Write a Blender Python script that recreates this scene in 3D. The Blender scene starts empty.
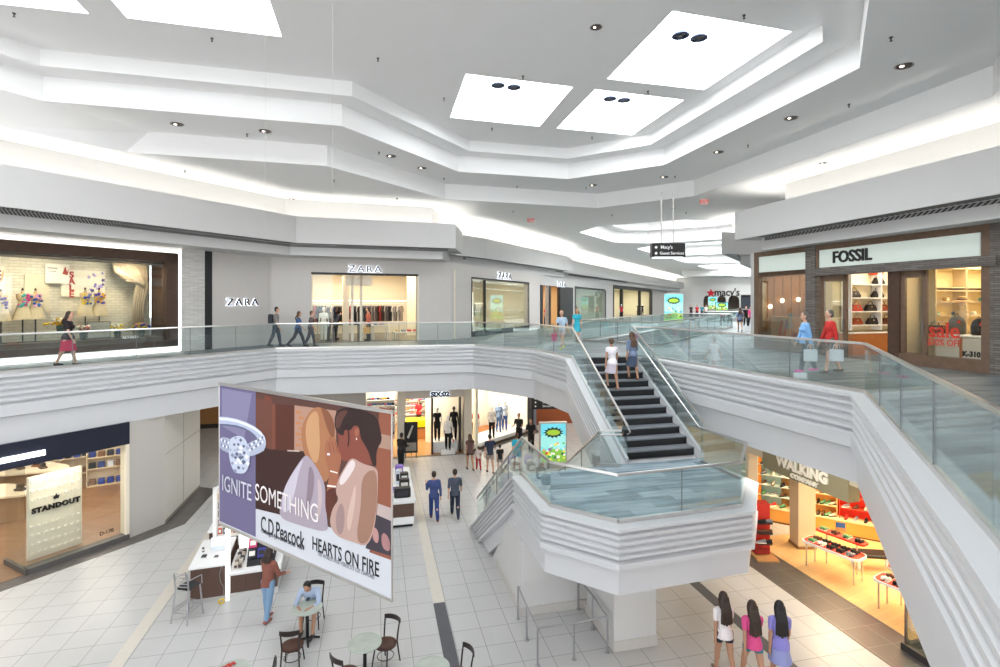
EXPO = 0.78; SKY = 4.6; COVE = 4.3; WORLD = 2.3; LOW = 0.3; FARSKY = 9.0
import bpy, bmesh, math, random
from mathutils import Vector, Matrix, geometry
random.seed(7)
C = bpy.context.scene
COL = C.collection
R = math.radians
F = 530.0; HY = 303.0; CZ = 7.5; U = 5.6
A1 = R(13.3)
E1 = Vector((-math.sin(A1), math.cos(A1), 0)); E2 = Vector((math.cos(A1), math.sin(A1), 0))

def P(px, py, z=0.0):
    Y = F*(CZ-z)/(py-HY)
    return Vector(((px-500)/F*Y, Y, z))
def uv(u, v, z=0.0):
    p = E2*u + E1*v; return Vector((p.x, p.y, z))

# ---------------------------------------------------------------- materials
MATS = {}
def mat(name, col, rough=.5, metal=0., emit=None, es=0., spec=.5, noise=0., nscale=8., bump=0., trans=0., ior=1.45, alpha=1.):
    if name in MATS: return MATS[name]
    m = bpy.data.materials.new(name); m.use_nodes = True
    nt = m.node_tree; b = nt.nodes['Principled BSDF']
    b.inputs['Base Color'].default_value = (*col, 1); b.inputs['Roughness'].default_value = rough
    b.inputs['Metallic'].default_value = metal; b.inputs['Specular IOR Level'].default_value = spec
    b.inputs['Transmission Weight'].default_value = trans; b.inputs['IOR'].default_value = ior
    b.inputs['Alpha'].default_value = alpha
    if emit: b.inputs['Emission Color'].default_value = (*emit, 1); b.inputs['Emission Strength'].default_value = es
    tc = nt.nodes.new('ShaderNodeTexCoord')
    n = nt.nodes.new('ShaderNodeTexNoise'); n.inputs['Scale'].default_value = nscale; n.inputs['Detail'].default_value = 3
    nt.links.new(tc.outputs['Object'], n.inputs['Vector'])
    if noise > 0:
        mr = nt.nodes.new('ShaderNodeMapRange'); mr.inputs['To Min'].default_value = 1-noise; mr.inputs['To Max'].default_value = 1+noise
        nt.links.new(n.outputs['Fac'], mr.inputs['Value'])
        mx = nt.nodes.new('ShaderNodeVectorMath'); mx.operation = 'SCALE'; mx.inputs[0].default_value = col
        nt.links.new(mr.outputs['Result'], mx.inputs['Scale']); nt.links.new(mx.outputs['Vector'], b.inputs['Base Color'])
    if bump > 0:
        bp = nt.nodes.new('ShaderNodeBump'); bp.inputs['Strength'].default_value = bump; bp.inputs['Distance'].default_value = .01
        nt.links.new(n.outputs['Fac'], bp.inputs['Height']); nt.links.new(bp.outputs['Normal'], b.inputs['Normal'])
    MATS[name] = m; return m
def hexc(h):
    r = [int(h[i:i+2], 16)/255 for i in (0, 2, 4)]
    return tuple(c/12.92 if c <= .04045 else ((c+.055)/1.055)**2.4 for c in r)
def hm(h, rough=.6, **k):                       # material by display colour
    return mat('c_'+h+('_%g' % rough)+''.join('_%s%s' % (a, b) for a, b in k.items() if not isinstance(b, tuple)), hexc(h), rough, **k)

white_wall = mat('painted_plaster', (.61, .605, .595), .6, noise=.02, nscale=1.5)
ceil_mat = mat('ceiling_paint', (.92, .915, .91), .75, noise=.015, nscale=1.)
fascia_mat = mat('fascia_paint', (.57, .575, .59), .42, noise=.015, nscale=2.)
grey_wall = mat('grey_stone_panel', (.60, .57, .54), .45, noise=.03, nscale=3.)
steel = mat('brushed_steel', (.62, .60, .58), .3, 1., noise=.06, nscale=30)
dsteel = mat('dark_steel', (.20, .20, .21), .35, .8)
black = mat('black_paint', (.012, .012, .014), .4, noise=.05)
wood_d = mat('dark_walnut', (.075, .04, .025), .45, noise=.35, nscale=6)
wood_m = mat('brown_oak', (.16, .10, .065), .5, noise=.3, nscale=7)
wood_o = mat('orange_cherry_wood', (.52, .20, .07), .4, noise=.2, nscale=5)
wood_l = mat('pale_maple_wood', (.72, .52, .28), .4, noise=.12, nscale=6)
cream = mat('cream_paint', (.80, .72, .58), .6, noise=.02)
whitep = mat('white_laminate', (.85, .85, .84), .35)
def glass_mat(name, tint, refl=.10, dens=.06):
    m = bpy.data.materials.new(name); m.use_nodes = True; nt = m.node_tree
    for n in list(nt.nodes): nt.nodes.remove(n)
    o = nt.nodes.new('ShaderNodeOutputMaterial'); t = nt.nodes.new('ShaderNodeBsdfTransparent'); t.inputs[0].default_value = (*tint, 1)
    g = nt.nodes.new('ShaderNodeBsdfGlossy'); g.inputs['Roughness'].default_value = .02; g.inputs[0].default_value = (.9, .97, .97, 1)
    fr = nt.nodes.new('ShaderNodeFresnel'); fr.inputs[0].default_value = 1.5
    mx = nt.nodes.new('ShaderNodeMixShader'); ad = nt.nodes.new('ShaderNodeMath'); ad.operation = 'MULTIPLY_ADD'
    ad.inputs[1].default_value = .42; ad.inputs[2].default_value = refl*.3; ad.use_clamp = True
    nt.links.new(fr.outputs[0], ad.inputs[0]); nt.links.new(ad.outputs[0], mx.inputs[0])
    nt.links.new(t.outputs[0], mx.inputs[1]); nt.links.new(g.outputs[0], mx.inputs[2]); nt.links.new(mx.outputs[0], o.inputs[0])
    return m
glass = glass_mat('greenish_guard_glass', (.925, .965, .965), .10)
shop_glass = glass_mat('clear_shop_glass', (.93, .95, .94), .08)

def emis(name, col, s):
    return mat(name, (.8, .8, .8), .5, emit=col, es=s)

def grid_floor(name, base, grout, rough, su, sv, u0=0., v0=0., period=None, gw=.012, var=.03, rot=-A1, bumps=0.):
    """square tiles laid along the building grid"""
    m = bpy.data.materials.new(name); m.use_nodes = True; nt = m.node_tree; b = nt.nodes['Principled BSDF']; L = nt.links
    b.inputs['Roughness'].default_value = rough
    tc = nt.nodes.new('ShaderNodeTexCoord'); mp = nt.nodes.new('ShaderNodeMapping')
    mp.inputs['Rotation'].default_value = (0, 0, rot); L.new(tc.outputs['Object'], mp.inputs['Vector'])
    sp = nt.nodes.new('ShaderNodeSeparateXYZ'); L.new(mp.outputs[0], sp.inputs[0])
    def M(op, a, bb, c=None):
        n = nt.nodes.new('ShaderNodeMath'); n.operation = op
        for i, x in enumerate((a, bb, c)):
            if x is None: continue
            if isinstance(x, (int, float)): n.inputs[i].default_value = x
            else: L.new(x, n.inputs[i])
        return n.outputs[0]
    u = M('SUBTRACT', sp.outputs[0], u0); v = M('SUBTRACT', sp.outputs[1], v0)
    if period: u = M('FLOORED_MODULO', u, period)
    fu = M('FLOORED_MODULO', u, su); fv = M('FLOORED_MODULO', v, sv)
    g = M('MAXIMUM', M('LESS_THAN', fu, gw), M('LESS_THAN', fv, gw))
    cu = M('FLOOR', M('DIVIDE', sp.outputs[0], su), 0); cv = M('FLOOR', M('DIVIDE', v, sv), 0)
    cb = nt.nodes.new('ShaderNodeCombineXYZ'); L.new(cu, cb.inputs[0]); L.new(cv, cb.inputs[1])
    wn = nt.nodes.new('ShaderNodeTexWhiteNoise'); L.new(cb.outputs[0], wn.inputs['Vector'])
    ns = nt.nodes.new('ShaderNodeTexNoise'); ns.inputs['Scale'].default_value = 3; ns.inputs['Detail'].default_value = 4; L.new(mp.outputs[0], ns.inputs['Vector'])
    f = M('ADD', M('MULTIPLY_ADD', wn.outputs['Value'], var*2, 1-var), M('MULTIPLY_ADD', ns.outputs['Fac'], var*1.5, -var*.75))
    sc = nt.nodes.new('ShaderNodeVectorMath'); sc.operation = 'SCALE'; sc.inputs[0].default_value = base; L.new(f, sc.inputs['Scale'])
    mx = nt.nodes.new('ShaderNodeMix'); mx.data_type = 'RGBA'; L.new(g, mx.inputs[0]); L.new(sc.outputs[0], mx.inputs[6]); mx.inputs[7].default_value = (*grout, 1)
    L.new(mx.outputs[2], b.inputs['Base Color'])
    if bumps:
        bp = nt.nodes.new('ShaderNodeBump'); bp.invert = True; bp.inputs['Strength'].default_value = bumps; L.new(g, bp.inputs['Height']); L.new(bp.outputs[0], b.inputs['Normal'])
    return m
def streak_mat(name, c1, c2, rot, sx=.35, sy=5., rough=.3, plank=None):
    m = bpy.data.materials.new(name); m.use_nodes = True; nt = m.node_tree; b = nt.nodes['Principled BSDF']; L = nt.links
    b.inputs['Roughness'].default_value = rough
    tc = nt.nodes.new('ShaderNodeTexCoord'); mp = nt.nodes.new('ShaderNodeMapping'); mp.inputs['Rotation'].default_value = (0, 0, rot)
    L.new(tc.outputs['Object'], mp.inputs['Vector'])
    br = nt.nodes.new('ShaderNodeTexBrick'); br.inputs['Scale'].default_value = 1; br.inputs['Brick Width'].default_value = 1.3; br.inputs['Row Height'].default_value = .3
    br.inputs['Mortar Size'].default_value = .002; br.inputs['Color1'].default_value = (0, 0, 0, 1); br.inputs['Color2'].default_value = (1, 1, 1, 1); br.inputs['Mortar'].default_value = (.2, .2, .2, 1)
    L.new(mp.outputs[0], br.inputs['Vector'])
    m2 = nt.nodes.new('ShaderNodeMapping'); m2.inputs['Scale'].default_value = (sx, sy, 1); L.new(mp.outputs[0], m2.inputs['Vector'])
    n = nt.nodes.new('ShaderNodeTexNoise'); n.inputs['Scale'].default_value = 1.5; n.inputs['Detail'].default_value = 5; n.inputs['Distortion'].default_value = .5
    L.new(m2.outputs[0], n.inputs['Vector'])
    mm = nt.nodes.new('ShaderNodeMix'); mm.data_type = 'FLOAT'; mm.inputs[0].default_value = .3; L.new(n.outputs['Fac'], mm.inputs[2]); L.new(br.outputs['Color'], mm.inputs[3])
    cr = nt.nodes.new('ShaderNodeValToRGB'); cr.color_ramp.elements[0].position = .3; cr.color_ramp.elements[1].position = .7
    cr.color_ramp.elements[0].color = (*c1, 1); cr.color_ramp.elements[1].color = (*c2, 1)
    L.new(mm.outputs[0], cr.inputs[0]); L.new(cr.outputs[0], b.inputs['Base Color'])
    return m

# ---------------------------------------------------------------- mesh builder
class MB:
    def __init__(s): s.v = []; s.f = []
    def add(s, vs, fs):
        o = len(s.v); s.v += [tuple(v) for v in vs]; s.f += [tuple(i+o for i in f) for f in fs]; return s
    def box(s, x0, x1, y0, y1, z0, z1):
        return s.add([(x0,y0,z0),(x1,y0,z0),(x1,y1,z0),(x0,y1,z0),(x0,y0,z1),(x1,y0,z1),(x1,y1,z1),(x0,y1,z1)],
                     [(0,3,2,1),(4,5,6,7),(0,1,5,4),(1,2,6,5),(2,3,7,6),(3,0,4,7)])
    def cbox(s, c, sz, rz=0, rx=0, ry=0):
        m = Matrix.Translation(c) @ Matrix.Rotation(rz,4,'Z') @ Matrix.Rotation(ry,4,'Y') @ Matrix.Rotation(rx,4,'X')
        a = [m @ Vector((x*sz[0]/2, y*sz[1]/2, z*sz[2]/2)) for z in (-1,1) for x,y in ((-1,-1),(1,-1),(1,1),(-1,1))]
        return s.add(a, [(0,3,2,1),(4,5,6,7),(0,1,5,4),(1,2,6,5),(2,3,7,6),(3,0,4,7)])
    def rbox(s, x0, x1, y0, y1, z0, z1, r=.02):     # box with chamfered vertical edges and rim
        pl = [(x0+r,y0),(x1-r,y0),(x1,y0+r),(x1,y1-r),(x1-r,y1),(x0+r,y1),(x0,y1-r),(x0,y0+r)]
        cx, cy = (x0+x1)/2, (y0+y1)/2; n = 8
        def ins(k): return [(cx+(x-cx)*(1-k/(max(x1-x0,1e-3)/2)), cy+(y-cy)*(1-k/(max(y1-y0,1e-3)/2))) for x,y in pl]
        q = min(r*.6, (z1-z0)/3, (x1-x0)/4, (y1-y0)/4)
        rings = [(ins(q), z0), (pl, z0+q), (pl, z1-q), (ins(q), z1)]
        vs = [(x,y,z) for p,z in rings for x,y in p]; fs = [tuple(range(n-1,-1,-1)), tuple(range(3*n,4*n))]
        for k in range(3):
            for i in range(n): j=(i+1)%n; fs.append((k*n+i,k*n+j,(k+1)*n+j,(k+1)*n+i))
        return s.add(vs, fs)
    def prism(s, poly, z0, z1):
        n = len(poly); vs = [(p[0],p[1],z0) for p in poly]+[(p[0],p[1],z1) for p in poly]
        return s.add(vs, [tuple(range(n-1,-1,-1)), tuple(range(n,2*n))]+[(i,(i+1)%n,n+(i+1)%n,n+i) for i in range(n)])
    def xz(s, poly, y0, y1):                          # polygon drawn in x,z extruded along y
        n = len(poly); vs = [(p[0],y0,p[1]) for p in poly]+[(p[0],y1,p[1]) for p in poly]
        return s.add(vs, [tuple(range(n)), tuple(range(2*n-1,n-1,-1))]+[(i,n+i,n+(i+1)%n,(i+1)%n) for i in range(n)])
    def yz(s, poly, x0, x1):
        n = len(poly); vs = [(x0,p[0],p[1]) for p in poly]+[(x1,p[0],p[1]) for p in poly]
        return s.add(vs, [tuple(range(n-1,-1,-1)), tuple(range(n,2*n))]+[(i,(i+1)%n,n+(i+1)%n,n+i) for i in range(n)])
    def cyl(s, p0, p1, r0, r1=None, n=12):
        p0, p1 = Vector(p0), Vector(p1); r1 = r0 if r1 is None else r1
        d = (p1-p0).normalized(); a = d.orthogonal().normalized(); b = d.cross(a)
        vs = []
        for p, r in ((p0,r0),(p1,r1)):
            for i in range(n): t = 2*math.pi*i/n; vs.append(p+(a*math.cos(t)+b*math.sin(t))*r)
        return s.add(vs, [tuple(range(n-1,-1,-1)), tuple(range(n,2*n))]+[(i,(i+1)%n,n+(i+1)%n,n+i) for i in range(n)])
    def tube(s, pts, r, n=8, close=False):
        pts = [Vector(p) for p in pts]; N = len(pts); vs = []; pa = None
        for i, p in enumerate(pts):
            a_ = pts[(i-1)%N] if (close or i) else pts[0]; b_ = pts[(i+1)%N] if (close or i < N-1) else pts[-1]
            d = (b_-a_).normalized()
            if pa is None: pa = d.orthogonal().normalized()
            else: pa = (pa - d*pa.dot(d)).normalized()
            b = d.cross(pa); rr = r[i] if isinstance(r, (list, tuple)) else r
            for k in range(n): t = 2*math.pi*k/n; vs.append(p+(pa*math.cos(t)+b*math.sin(t))*rr)
        fs = []
        for i in range(N if close else N-1):
            j = (i+1)%N
            for k in range(n): l=(k+1)%n; fs.append((i*n+k,i*n+l,j*n+l,j*n+k))
        if not close: fs += [tuple(range(n-1,-1,-1)), tuple(range((N-1)*n,N*n))]
        return s.add(vs, fs)
    def lathe(s, prof, n=16, c=(0,0,0)):
        vs = [(c[0]+r*math.cos(2*math.pi*i/n), c[1]+r*math.sin(2*math.pi*i/n), c[2]+z) for r,z in prof for i in range(n)]; K = len(prof)
        fs = [(k*n+i,k*n+(i+1)%n,(k+1)*n+(i+1)%n,(k+1)*n+i) for k in range(K-1) for i in range(n)]
        return s.add(vs, fs+[tuple(range(n-1,-1,-1)), tuple(range((K-1)*n,K*n))])
    def ell(s, c, r, n=12, m=8, mtx=None):
        c = Vector(c); r = (r,r,r) if isinstance(r,(int,float)) else r; vs = [Vector((0,0,-r[2]))]
        for k in range(1,m):
            t = math.pi*k/m-math.pi/2
            for i in range(n): a = 2*math.pi*i/n; vs.append(Vector((r[0]*math.cos(t)*math.cos(a), r[1]*math.cos(t)*math.sin(a), r[2]*math.sin(t))))
        vs.append(Vector((0,0,r[2])))
        if mtx: vs = [mtx @ v for v in vs]
        fs = [(0,1+(i+1)%n,1+i) for i in range(n)]
        for k in range(m-2):
            for i in range(n): j=(i+1)%n; fs.append((1+k*n+i,1+k*n+j,1+(k+1)*n+j,1+(k+1)*n+i))
        o = 1+(m-2)*n; fs += [(o+i,o+(i+1)%n,o+n) for i in range(n)]
        return s.add([v+c for v in vs], fs)
    def cap(s, p0, p1, r0, r1=None, n=10):            # tapered capsule
        r1 = r0 if r1 is None else r1; p0, p1 = Vector(p0), Vector(p1); d = p1-p0
        if d.length < 1e-5: return s.ell(p0, r0)
        d.normalize(); pts = []; rr = []
        for t in (-90,-60,-30,0): pts.append(p0+d*r0*math.sin(R(t))); rr.append(max(r0*math.cos(R(t)),r0*.02))
        for t in (0,30,60,90): pts.append(p1+d*r1*math.sin(R(t))); rr.append(max(r1*math.cos(R(t)),r1*.02))
        return s.tube(pts, rr, n)
    def mesh(s, name, m=None, smooth=False):
        me = bpy.data.meshes.new(name); me.from_pydata(s.v, [], s.f)
        if m: me.materials.append(m)
        bm = bmesh.new(); bm.from_mesh(me); bmesh.ops.recalc_face_normals(bm, faces=bm.faces); bm.to_mesh(me); bm.free()
        if smooth:
            for p in me.polygons: p.use_smooth = True
        return me
    def build(s, name, m, parent=None, loc=None, rz=0., smooth=False):
        o = bpy.data.objects.new(name, s.mesh(name, m, smooth)); COL.objects.link(o)
        if parent: o.parent = parent
        if loc is not None: o.location = loc
        if rz: o.rotation_euler.z = rz
        return o
def B(*a): return MB().box(*a)

def tag(o, label, cat, group=None, kind=None):
    o['label'] = label; o['category'] = cat
    if group: o['group'] = group
    if kind: o['kind'] = kind
    return o
def thing(name, label, cat, loc=(0,0,0), rz=0., group=None):
    o = bpy.data.objects.new(name, None); COL.objects.link(o); o.empty_display_size = .1
    o.location = loc; o.rotation_euler.z = rz; return tag(o, label, cat, group)
def struct(o): o['kind'] = 'structure'; return o
def copy_tree(o, parent=None):
    c = o.copy(); COL.objects.link(c); c.parent = parent
    for ch in list(o.children): copy_tree(ch, c)
    return c
def dup(o, loc, rz=0., label=None, group=None, scale=None):
    c = copy_tree(o); c.location = loc; c.rotation_euler.z = rz
    if label: c['label'] = label
    if group: c['group'] = group
    if scale: c.scale = (scale,)*3
    return c
def front(p0, p1, z):                                # frame of a shop front: x along it, y into the shop
    p0, p1 = Vector(p0), Vector(p1); d = p1-p0
    return Vector((p0.x, p0.y, z)), math.atan2(d.y, d.x), Vector((d.x, d.y)).length
def on_line(px, p0, p1):                             # distance along p0>p1 where the sight line of column px meets it
    k = (px-500)/F; dx, dy = p1[0]-p0[0], p1[1]-p0[1]; L = math.hypot(dx,dy); dx/=L; dy/=L
    t = (k*p0[1]-p0[0])/(dx-k*dy); return t, p0[1]+dy*t
def zat(py, Y): return CZ-(py-HY)*Y/F
def text(body, size, m, parent, name='lettering', loc=(0,0,0), depth=.02, off=0., align='CENTER', sx=1., sp=1., rx=90, kids=True):
    cu = bpy.data.curves.new(name, 'FONT'); cu.body = body; cu.size = size; cu.extrude = depth/2; cu.offset = off
    cu.align_x = align; cu.align_y = 'CENTER'; cu.space_character = sp; cu.resolution_u = 3
    t = bpy.data.objects.new('tmp', cu); COL.objects.link(t); bpy.context.view_layer.update()
    me = bpy.data.meshes.new_from_object(t.evaluated_get(bpy.context.evaluated_depsgraph_get())); bpy.data.objects.remove(t); bpy.data.curves.remove(cu)
    me.transform(Matrix.Rotation(R(rx),4,'X') @ Matrix.Diagonal((sx,1,1,1))); me.materials.clear(); me.materials.append(m); me.name = name
    o = bpy.data.objects.new(name, me); COL.objects.link(o); o.parent = parent; o.location = loc; return o
def wall(name, p0, p1, z0, z1, opens, th, m):
    loc, rz, L = front(p0, p1, 0); b = MB(); x = 0
    for (a, c, za, zb) in sorted(opens):
        if a > x+.001: b.box(x, a, 0, th, z0, z1)
        if zb < z1: b.box(a, c, 0, th, zb, z1)
        if za > z0: b.box(a, c, 0, th, z0, za)
        x = c
    if x < L: b.box(x, L, 0, th, z0, z1)
    return struct(b.build(name, m, None, loc, rz))
def sheet(polys, z):
    """flat surface: outer outline with holes"""
    vl = [[Vector((p[0],p[1],0)) for p in pl] for pl in polys]; tr = geometry.tessellate_polygon(vl)
    b = MB(); b.v = [(p[0],p[1],z) for pl in polys for p in pl]; b.f = [tuple(t) for t in tr]; return b
def sweep(path, prof, side=1, closed=False):
    """profile of (out, dz) carried along a 3D path with plan mitres; out is to the right of travel"""
    b = MB(); N = len(path); path = [Vector(p) for p in path]; K = len(prof)
    for i, p in enumerate(path):
        def nrm(a, c): d = (c-a); d.z = 0; d.normalize(); return Vector((d.y, -d.x, 0))*side
        ns = []
        if i > 0 or closed: ns.append(nrm(path[i-1], p))
        if i < N-1 or closed: ns.append(nrm(p, path[(i+1)%N]))
        n = sum(ns, Vector((0,0,0))); n.normalize(); n = n/max(.35, n.dot(ns[0]))
        for o, dz in prof: b.v.append(tuple(p+n*o+Vector((0,0,dz))))
    for i in range(N if closed else N-1):
        j = (i+1)%N
        for k in range(K-1): b.f.append((i*K+k, j*K+k, j*K+k+1, i*K+k+1))
    return b
# ---------------------------------------------------------------- camera, world
cam_d = bpy.data.cameras.new('camera'); cam = bpy.data.objects.new('camera', cam_d); COL.objects.link(cam)
cam_d.sensor_width = 36; cam_d.lens = F/1000*36; cam_d.shift_y = -(333.5-HY)/1000; cam_d.clip_end = 400; cam_d.clip_start = .05
cam.location = (0, 0, CZ); cam.rotation_euler = (R(90), 0, 0); C.camera = cam
C.view_settings.view_transform = 'Standard'; C.view_settings.look = 'None'; C.view_settings.gamma = 1
C.view_settings.use_curve_mapping = False; C.view_settings.exposure = EXPO if 'EXPO' in globals() else 0.0
w = bpy.data.worlds.new('world'); C.world = w; w.use_nodes = True
w.node_tree.nodes['Background'].inputs[0].default_value = (.97, .98, 1, 1); w.node_tree.nodes['Background'].inputs[1].default_value = WORLD

# ---------------------------------------------------------------- plan of the place
V1 = [(-19.5,3.5),(-9.25,21.8),(-1.1,23.6),(1.5,21.2),(2.5,18.3),(4.75,18.85),(5.36,18.5),(7.68,11.15),(4.0,4.3),(1.9,.6),(-17.,-4.)]
V2 = [(4.1,26.5),(7.0,23.5),(8.9,26.5),(18.3,41.7),(14.8,44.2)]
V3 = [(21.0,54.3),(24.6,52.),(37.,72.),(33.4,74.3)]
OUT = [(-45,-12),(90,-12),(90,125),(-45,125)]
gr = grid_floor('white_floor_tile', (.51,.507,.50), (.19,.195,.19), .32, .648, .66, u0=1.72, v0=.12, period=6.77, var=.025)
gc = grid_floor('grey_border_tile', (.095,.085,.08), (.2,.19,.18), .35, .648, .66, u0=1.72, v0=.12, period=6.77, var=.12)
fl = struct(sheet([OUT], 0).build('floor', gr))
up = streak_mat('grey_streaked_plank', (.07,.088,.095), (.27,.30,.305), -A1, .5, 6., .5)
struct(sheet([OUT, V1, V2, V3], U).build('floor_upper', up))
struct(sheet([OUT, V1, V2, V3], 3.72).build('ceiling_lower', ceil_mat))
# tan and dark inlay strips
tan = mat('tan_stone', (.62,.58,.51), .35, noise=.08); dk = mat('slate_stone', (.09,.09,.10), .4, noise=.1)
def inlay(pts, m, k, z=.004):
    return struct(MB().prism([(p[0],p[1]) for p in pts], .001, z).build('trim_%d' % k, m))
k = 1
for u in (-12.12,-5.35,1.42,8.19):
    inlay([uv(u,6),uv(u+.29,6),uv(u+.29,60),uv(u,60)], tan, k); k += 1
inlay([uv(1.42,10.3),uv(1.71,10.3),uv(1.71,13.25),uv(1.42,13.25)], dk, k, .006); k += 1
inlay([uv(8.19,7.5),uv(8.48,7.5),uv(8.48,12.75),uv(8.19,12.75)], dk, k, .006); k += 1
inlay([P(-130,640),P(0,592),P(142,541),P(185,524),P(217,489),P(200,487),P(165,523),P(129,538),P(25,576),P(0,577),P(-130,620)], gc, k, .007); k += 1
inlay([P(733,552),P(750,566),P(893,668),P(990,735),P(1030,720),P(914,643),P(761,546.6),P(745,536)], gc, k, .007); k += 1
inlay([P(350,462),P(397.6,459),P(466,454),P(482,452),P(540,432),P(530,425),P(478,440),P(466,440),P(397,445),P(350,448)], gc, k, .007); k += 1

# ---------------------------------------------------------------- ribbed fascias
def prof(total=1.9, lip=.28):
    q = 1. if total > 1.8 else .82
    p = [(0,0),(lip,-.01),(lip,-.085*q),(lip-.03,-.10*q)]; z = -.12*q
    for i in range(4):
        p += [(lip-.10,z),(lip-.10,z-.035*q),(lip-.03,z-.07*q),(lip-.03,z-.13*q)]; z -= .165*q
    p += [(lip-.12,z),(lip-.12,z-.02),(lip-.01,z-.06),(lip-.01,-total*.60),(lip-.13,-total*.625),(lip-.13,-total),(-.4,-total)]
    return p
def z3(pts, z=U): return [(p[0],p[1],z) for p in pts]
S = .60
s0 = Vector((2.5,18.3,U)); dn = Vector((-E1.x,-E1.y,-S)); LZ = 3.15; run = (U-LZ)/S
sL1 = s0+dn*run; t0 = Vector((4.75,18.85,U)); tR1 = t0+dn*run
struct(sweep(z3(V1[:5])+[tuple(sL1)], prof()).build('trim_20', fascia_mat))
struct(sweep(z3(V1[5:10]), prof()).build('trim_21', fascia_mat))
struct(sweep([tuple(tR1), tuple(t0)], prof(1.2,.05)).build('trim_22', fascia_mat))
struct(sweep(z3([(1.9,.6),(-17,-4),(-19.5,3.5)]), prof()).build('trim_23', fascia_mat))
for i, V in enumerate((V2, V3)):
    struct(sweep(z3(V), prof(), -1, True).build('trim_%d' % (24+i), fascia_mat))
# landing and lower flight
LD = [P(522,475,LZ),P(550.5,506.5,LZ),P(618,523,LZ),P(741,506.5,LZ),P(745.5,442,LZ+.97)-Vector((0,0,.97)),P(700.5,427,LZ+.97)-Vector((0,0,.97))]
d2 = Vector((-.285,.958,0)); S2 = .68; run2 = LZ/S2
lE = LD[0]+d2*run2-Vector((0,0,LZ))
li0 = P(600,430,LZ+.97)-Vector((0,0,.97)); liE = li0+d2*run2-Vector((0,0,LZ))
struct(sweep([tuple(v) for v in reversed(LD)]+[tuple(lE)], [(o, z) for o, z in prof(1.35,.28)], -1).build('trim_26', fascia_mat))
struct(sweep([tuple(liE), tuple(li0)], prof(1.2,.05), -1).build('trim_27', fascia_mat))
land = [(p.x,p.y) for p in LD]
struct(MB().prism(land+[(tR1.x,tR1.y),(sL1.x,sL1.y),(li0.x,li0.y)], LZ-1.34, LZ-.001).build('floor_landing', fascia_mat))
landm = streak_mat('blue_grey_plank', (.085,.14,.175), (.38,.47,.52), -A1, .5, 5., .25)
struct(MB().prism(land+[(tR1.x,tR1.y),(sL1.x,sL1.y),(li0.x,li0.y)], LZ-.02, LZ+.004).build('floor_landing_top', landm))
# ---------------------------------------------------------------- guard rails
tin = 0
def railing(path, label, seg=1.5, ins=.06, side=1, group='glass guard rails', inner=None, h=1.07):
    """frameless glass guard: panels, clamped base channel and round steel handrail"""
    path = [Vector(p) for p in path]
    root = thing('glass_railing', label, 'railing', path[0], 0, group); o0 = path[0]
    hp = [p-o0+Vector((0,0,h-.02)) for p in path]
    b = MB()
    for a, c in zip(hp, hp[1:]):
        d = (c-a); L = d.length; d.normalize(); sd = Vector((d.y,-d.x,0)).normalized()
        vs = [p+sd*x*.032+Vector((0,0,z)) for p in (a-d*.02, c+d*.02) for x, z in ((-1,-.014),(-.7,.022),(.7,.022),(1,-.014),(.6,-.03),(-.6,-.03))]
        b.add(vs, [(0,5,4,3,2,1),(6,7,8,9,10,11)]+[(i,(i+1)%6,6+(i+1)%6,6+i) for i in range(6)])
    b.build('handrail', steel, root)
    bs = MB()
    for a, c in zip(path, path[1:]):
        d = c-a; dh = Vector((d.x,d.y,0)); Lh = dh.length; dh.normalize(); sd = Vector((dh.y,-dh.x,0)); a = a-o0; c = c-o0
        vs = [p+sd*x+Vector((0,0,z)) for p in (a,c) for x,z in ((-.03,0),(.03,0),(.03,.07),(-.03,.07))]
        bs.add(vs, [(0,3,2,1),(4,5,6,7),(0,1,5,4),(1,2,6,5),(2,3,7,6),(3,0,4,7)])
        n = max(1, round(Lh/seg)); sl = (c-a)/n; g = (c-a).normalized()*.008
        for i in range(n):
            q = a+sl*i+g; r = a+sl*(i+1)-g
            vs = [p+sd*x+Vector((0,0,z)) for p in (q,r) for x,z in ((-.007,.06),(.007,.06),(.007,h-.05),(-.007,h-.05))]
            gp = MB().add(vs, [(0,3,2,1),(4,5,6,7),(0,1,5,4),(1,2,6,5),(2,3,7,6),(3,0,4,7)]).build('glass_panel', glass, root)
        for i in range(1, n):
            q = a+sl*i; MB().cyl(q+Vector((0,0,.05)), q+Vector((0,0,h-.04)), .010, n=6).build('joint_rod', dsteel, root)
        if inner:
            m = MB(); off = sd*inner
            m.tube([a+off+Vector((0,0,.86)), c+off+Vector((0,0,.86))], .022)
            for i in range(n+1):
                q = a+sl*i; m.cyl(q+Vector((0,0,.8)), q+off+Vector((0,0,.84)), .009, n=6)
            m.build('grab_rail', steel, root)
    bs.build('base_channel', steel, root)
    return root
def inset(pts, k):
    return pts
railing(z3([(-19.5,3.5),(-9.25,21.8)]), 'long glass guard rail along the left upper walkway by the clothing window', 1.75)
railing(z3([(-9.25,21.8),(-1.1,23.6)]), 'glass guard rail across the far upper walkway in front of the bright clothes shop', 1.75)
railing(z3([(-1.1,23.6),(1.5,21.2),(2.5,18.3)]), 'angled glass guard rail ending at the left top of the stairs', 1.5)
railing([tuple(s0), tuple(sL1)], 'sloping glass guard rail down the left side of the upper stair flight', 1.2, inner=.09*-1)
railing([tuple(t0), tuple(tR1)], 'sloping glass guard rail down the right side of the upper stair flight', 1.2, inner=.10)
railing(z3([(4.75,18.85),(5.36,18.5),(7.68,11.15)]), 'glass guard rail on the right upper walkway in front of the watch and bag shop', 2.1)
railing(z3([(7.68,11.15),(4.0,4.3),(2.2,1.15)]), 'nearest glass guard rail slanting out of the picture at right', 1.9)
railing(z3(V2[:2]), 'glass guard rail on the near left side of the second floor opening', 2.1)
railing(z3(V2[1:4]), 'glass guard rail on the right side of the second floor opening', 2.6)
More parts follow.
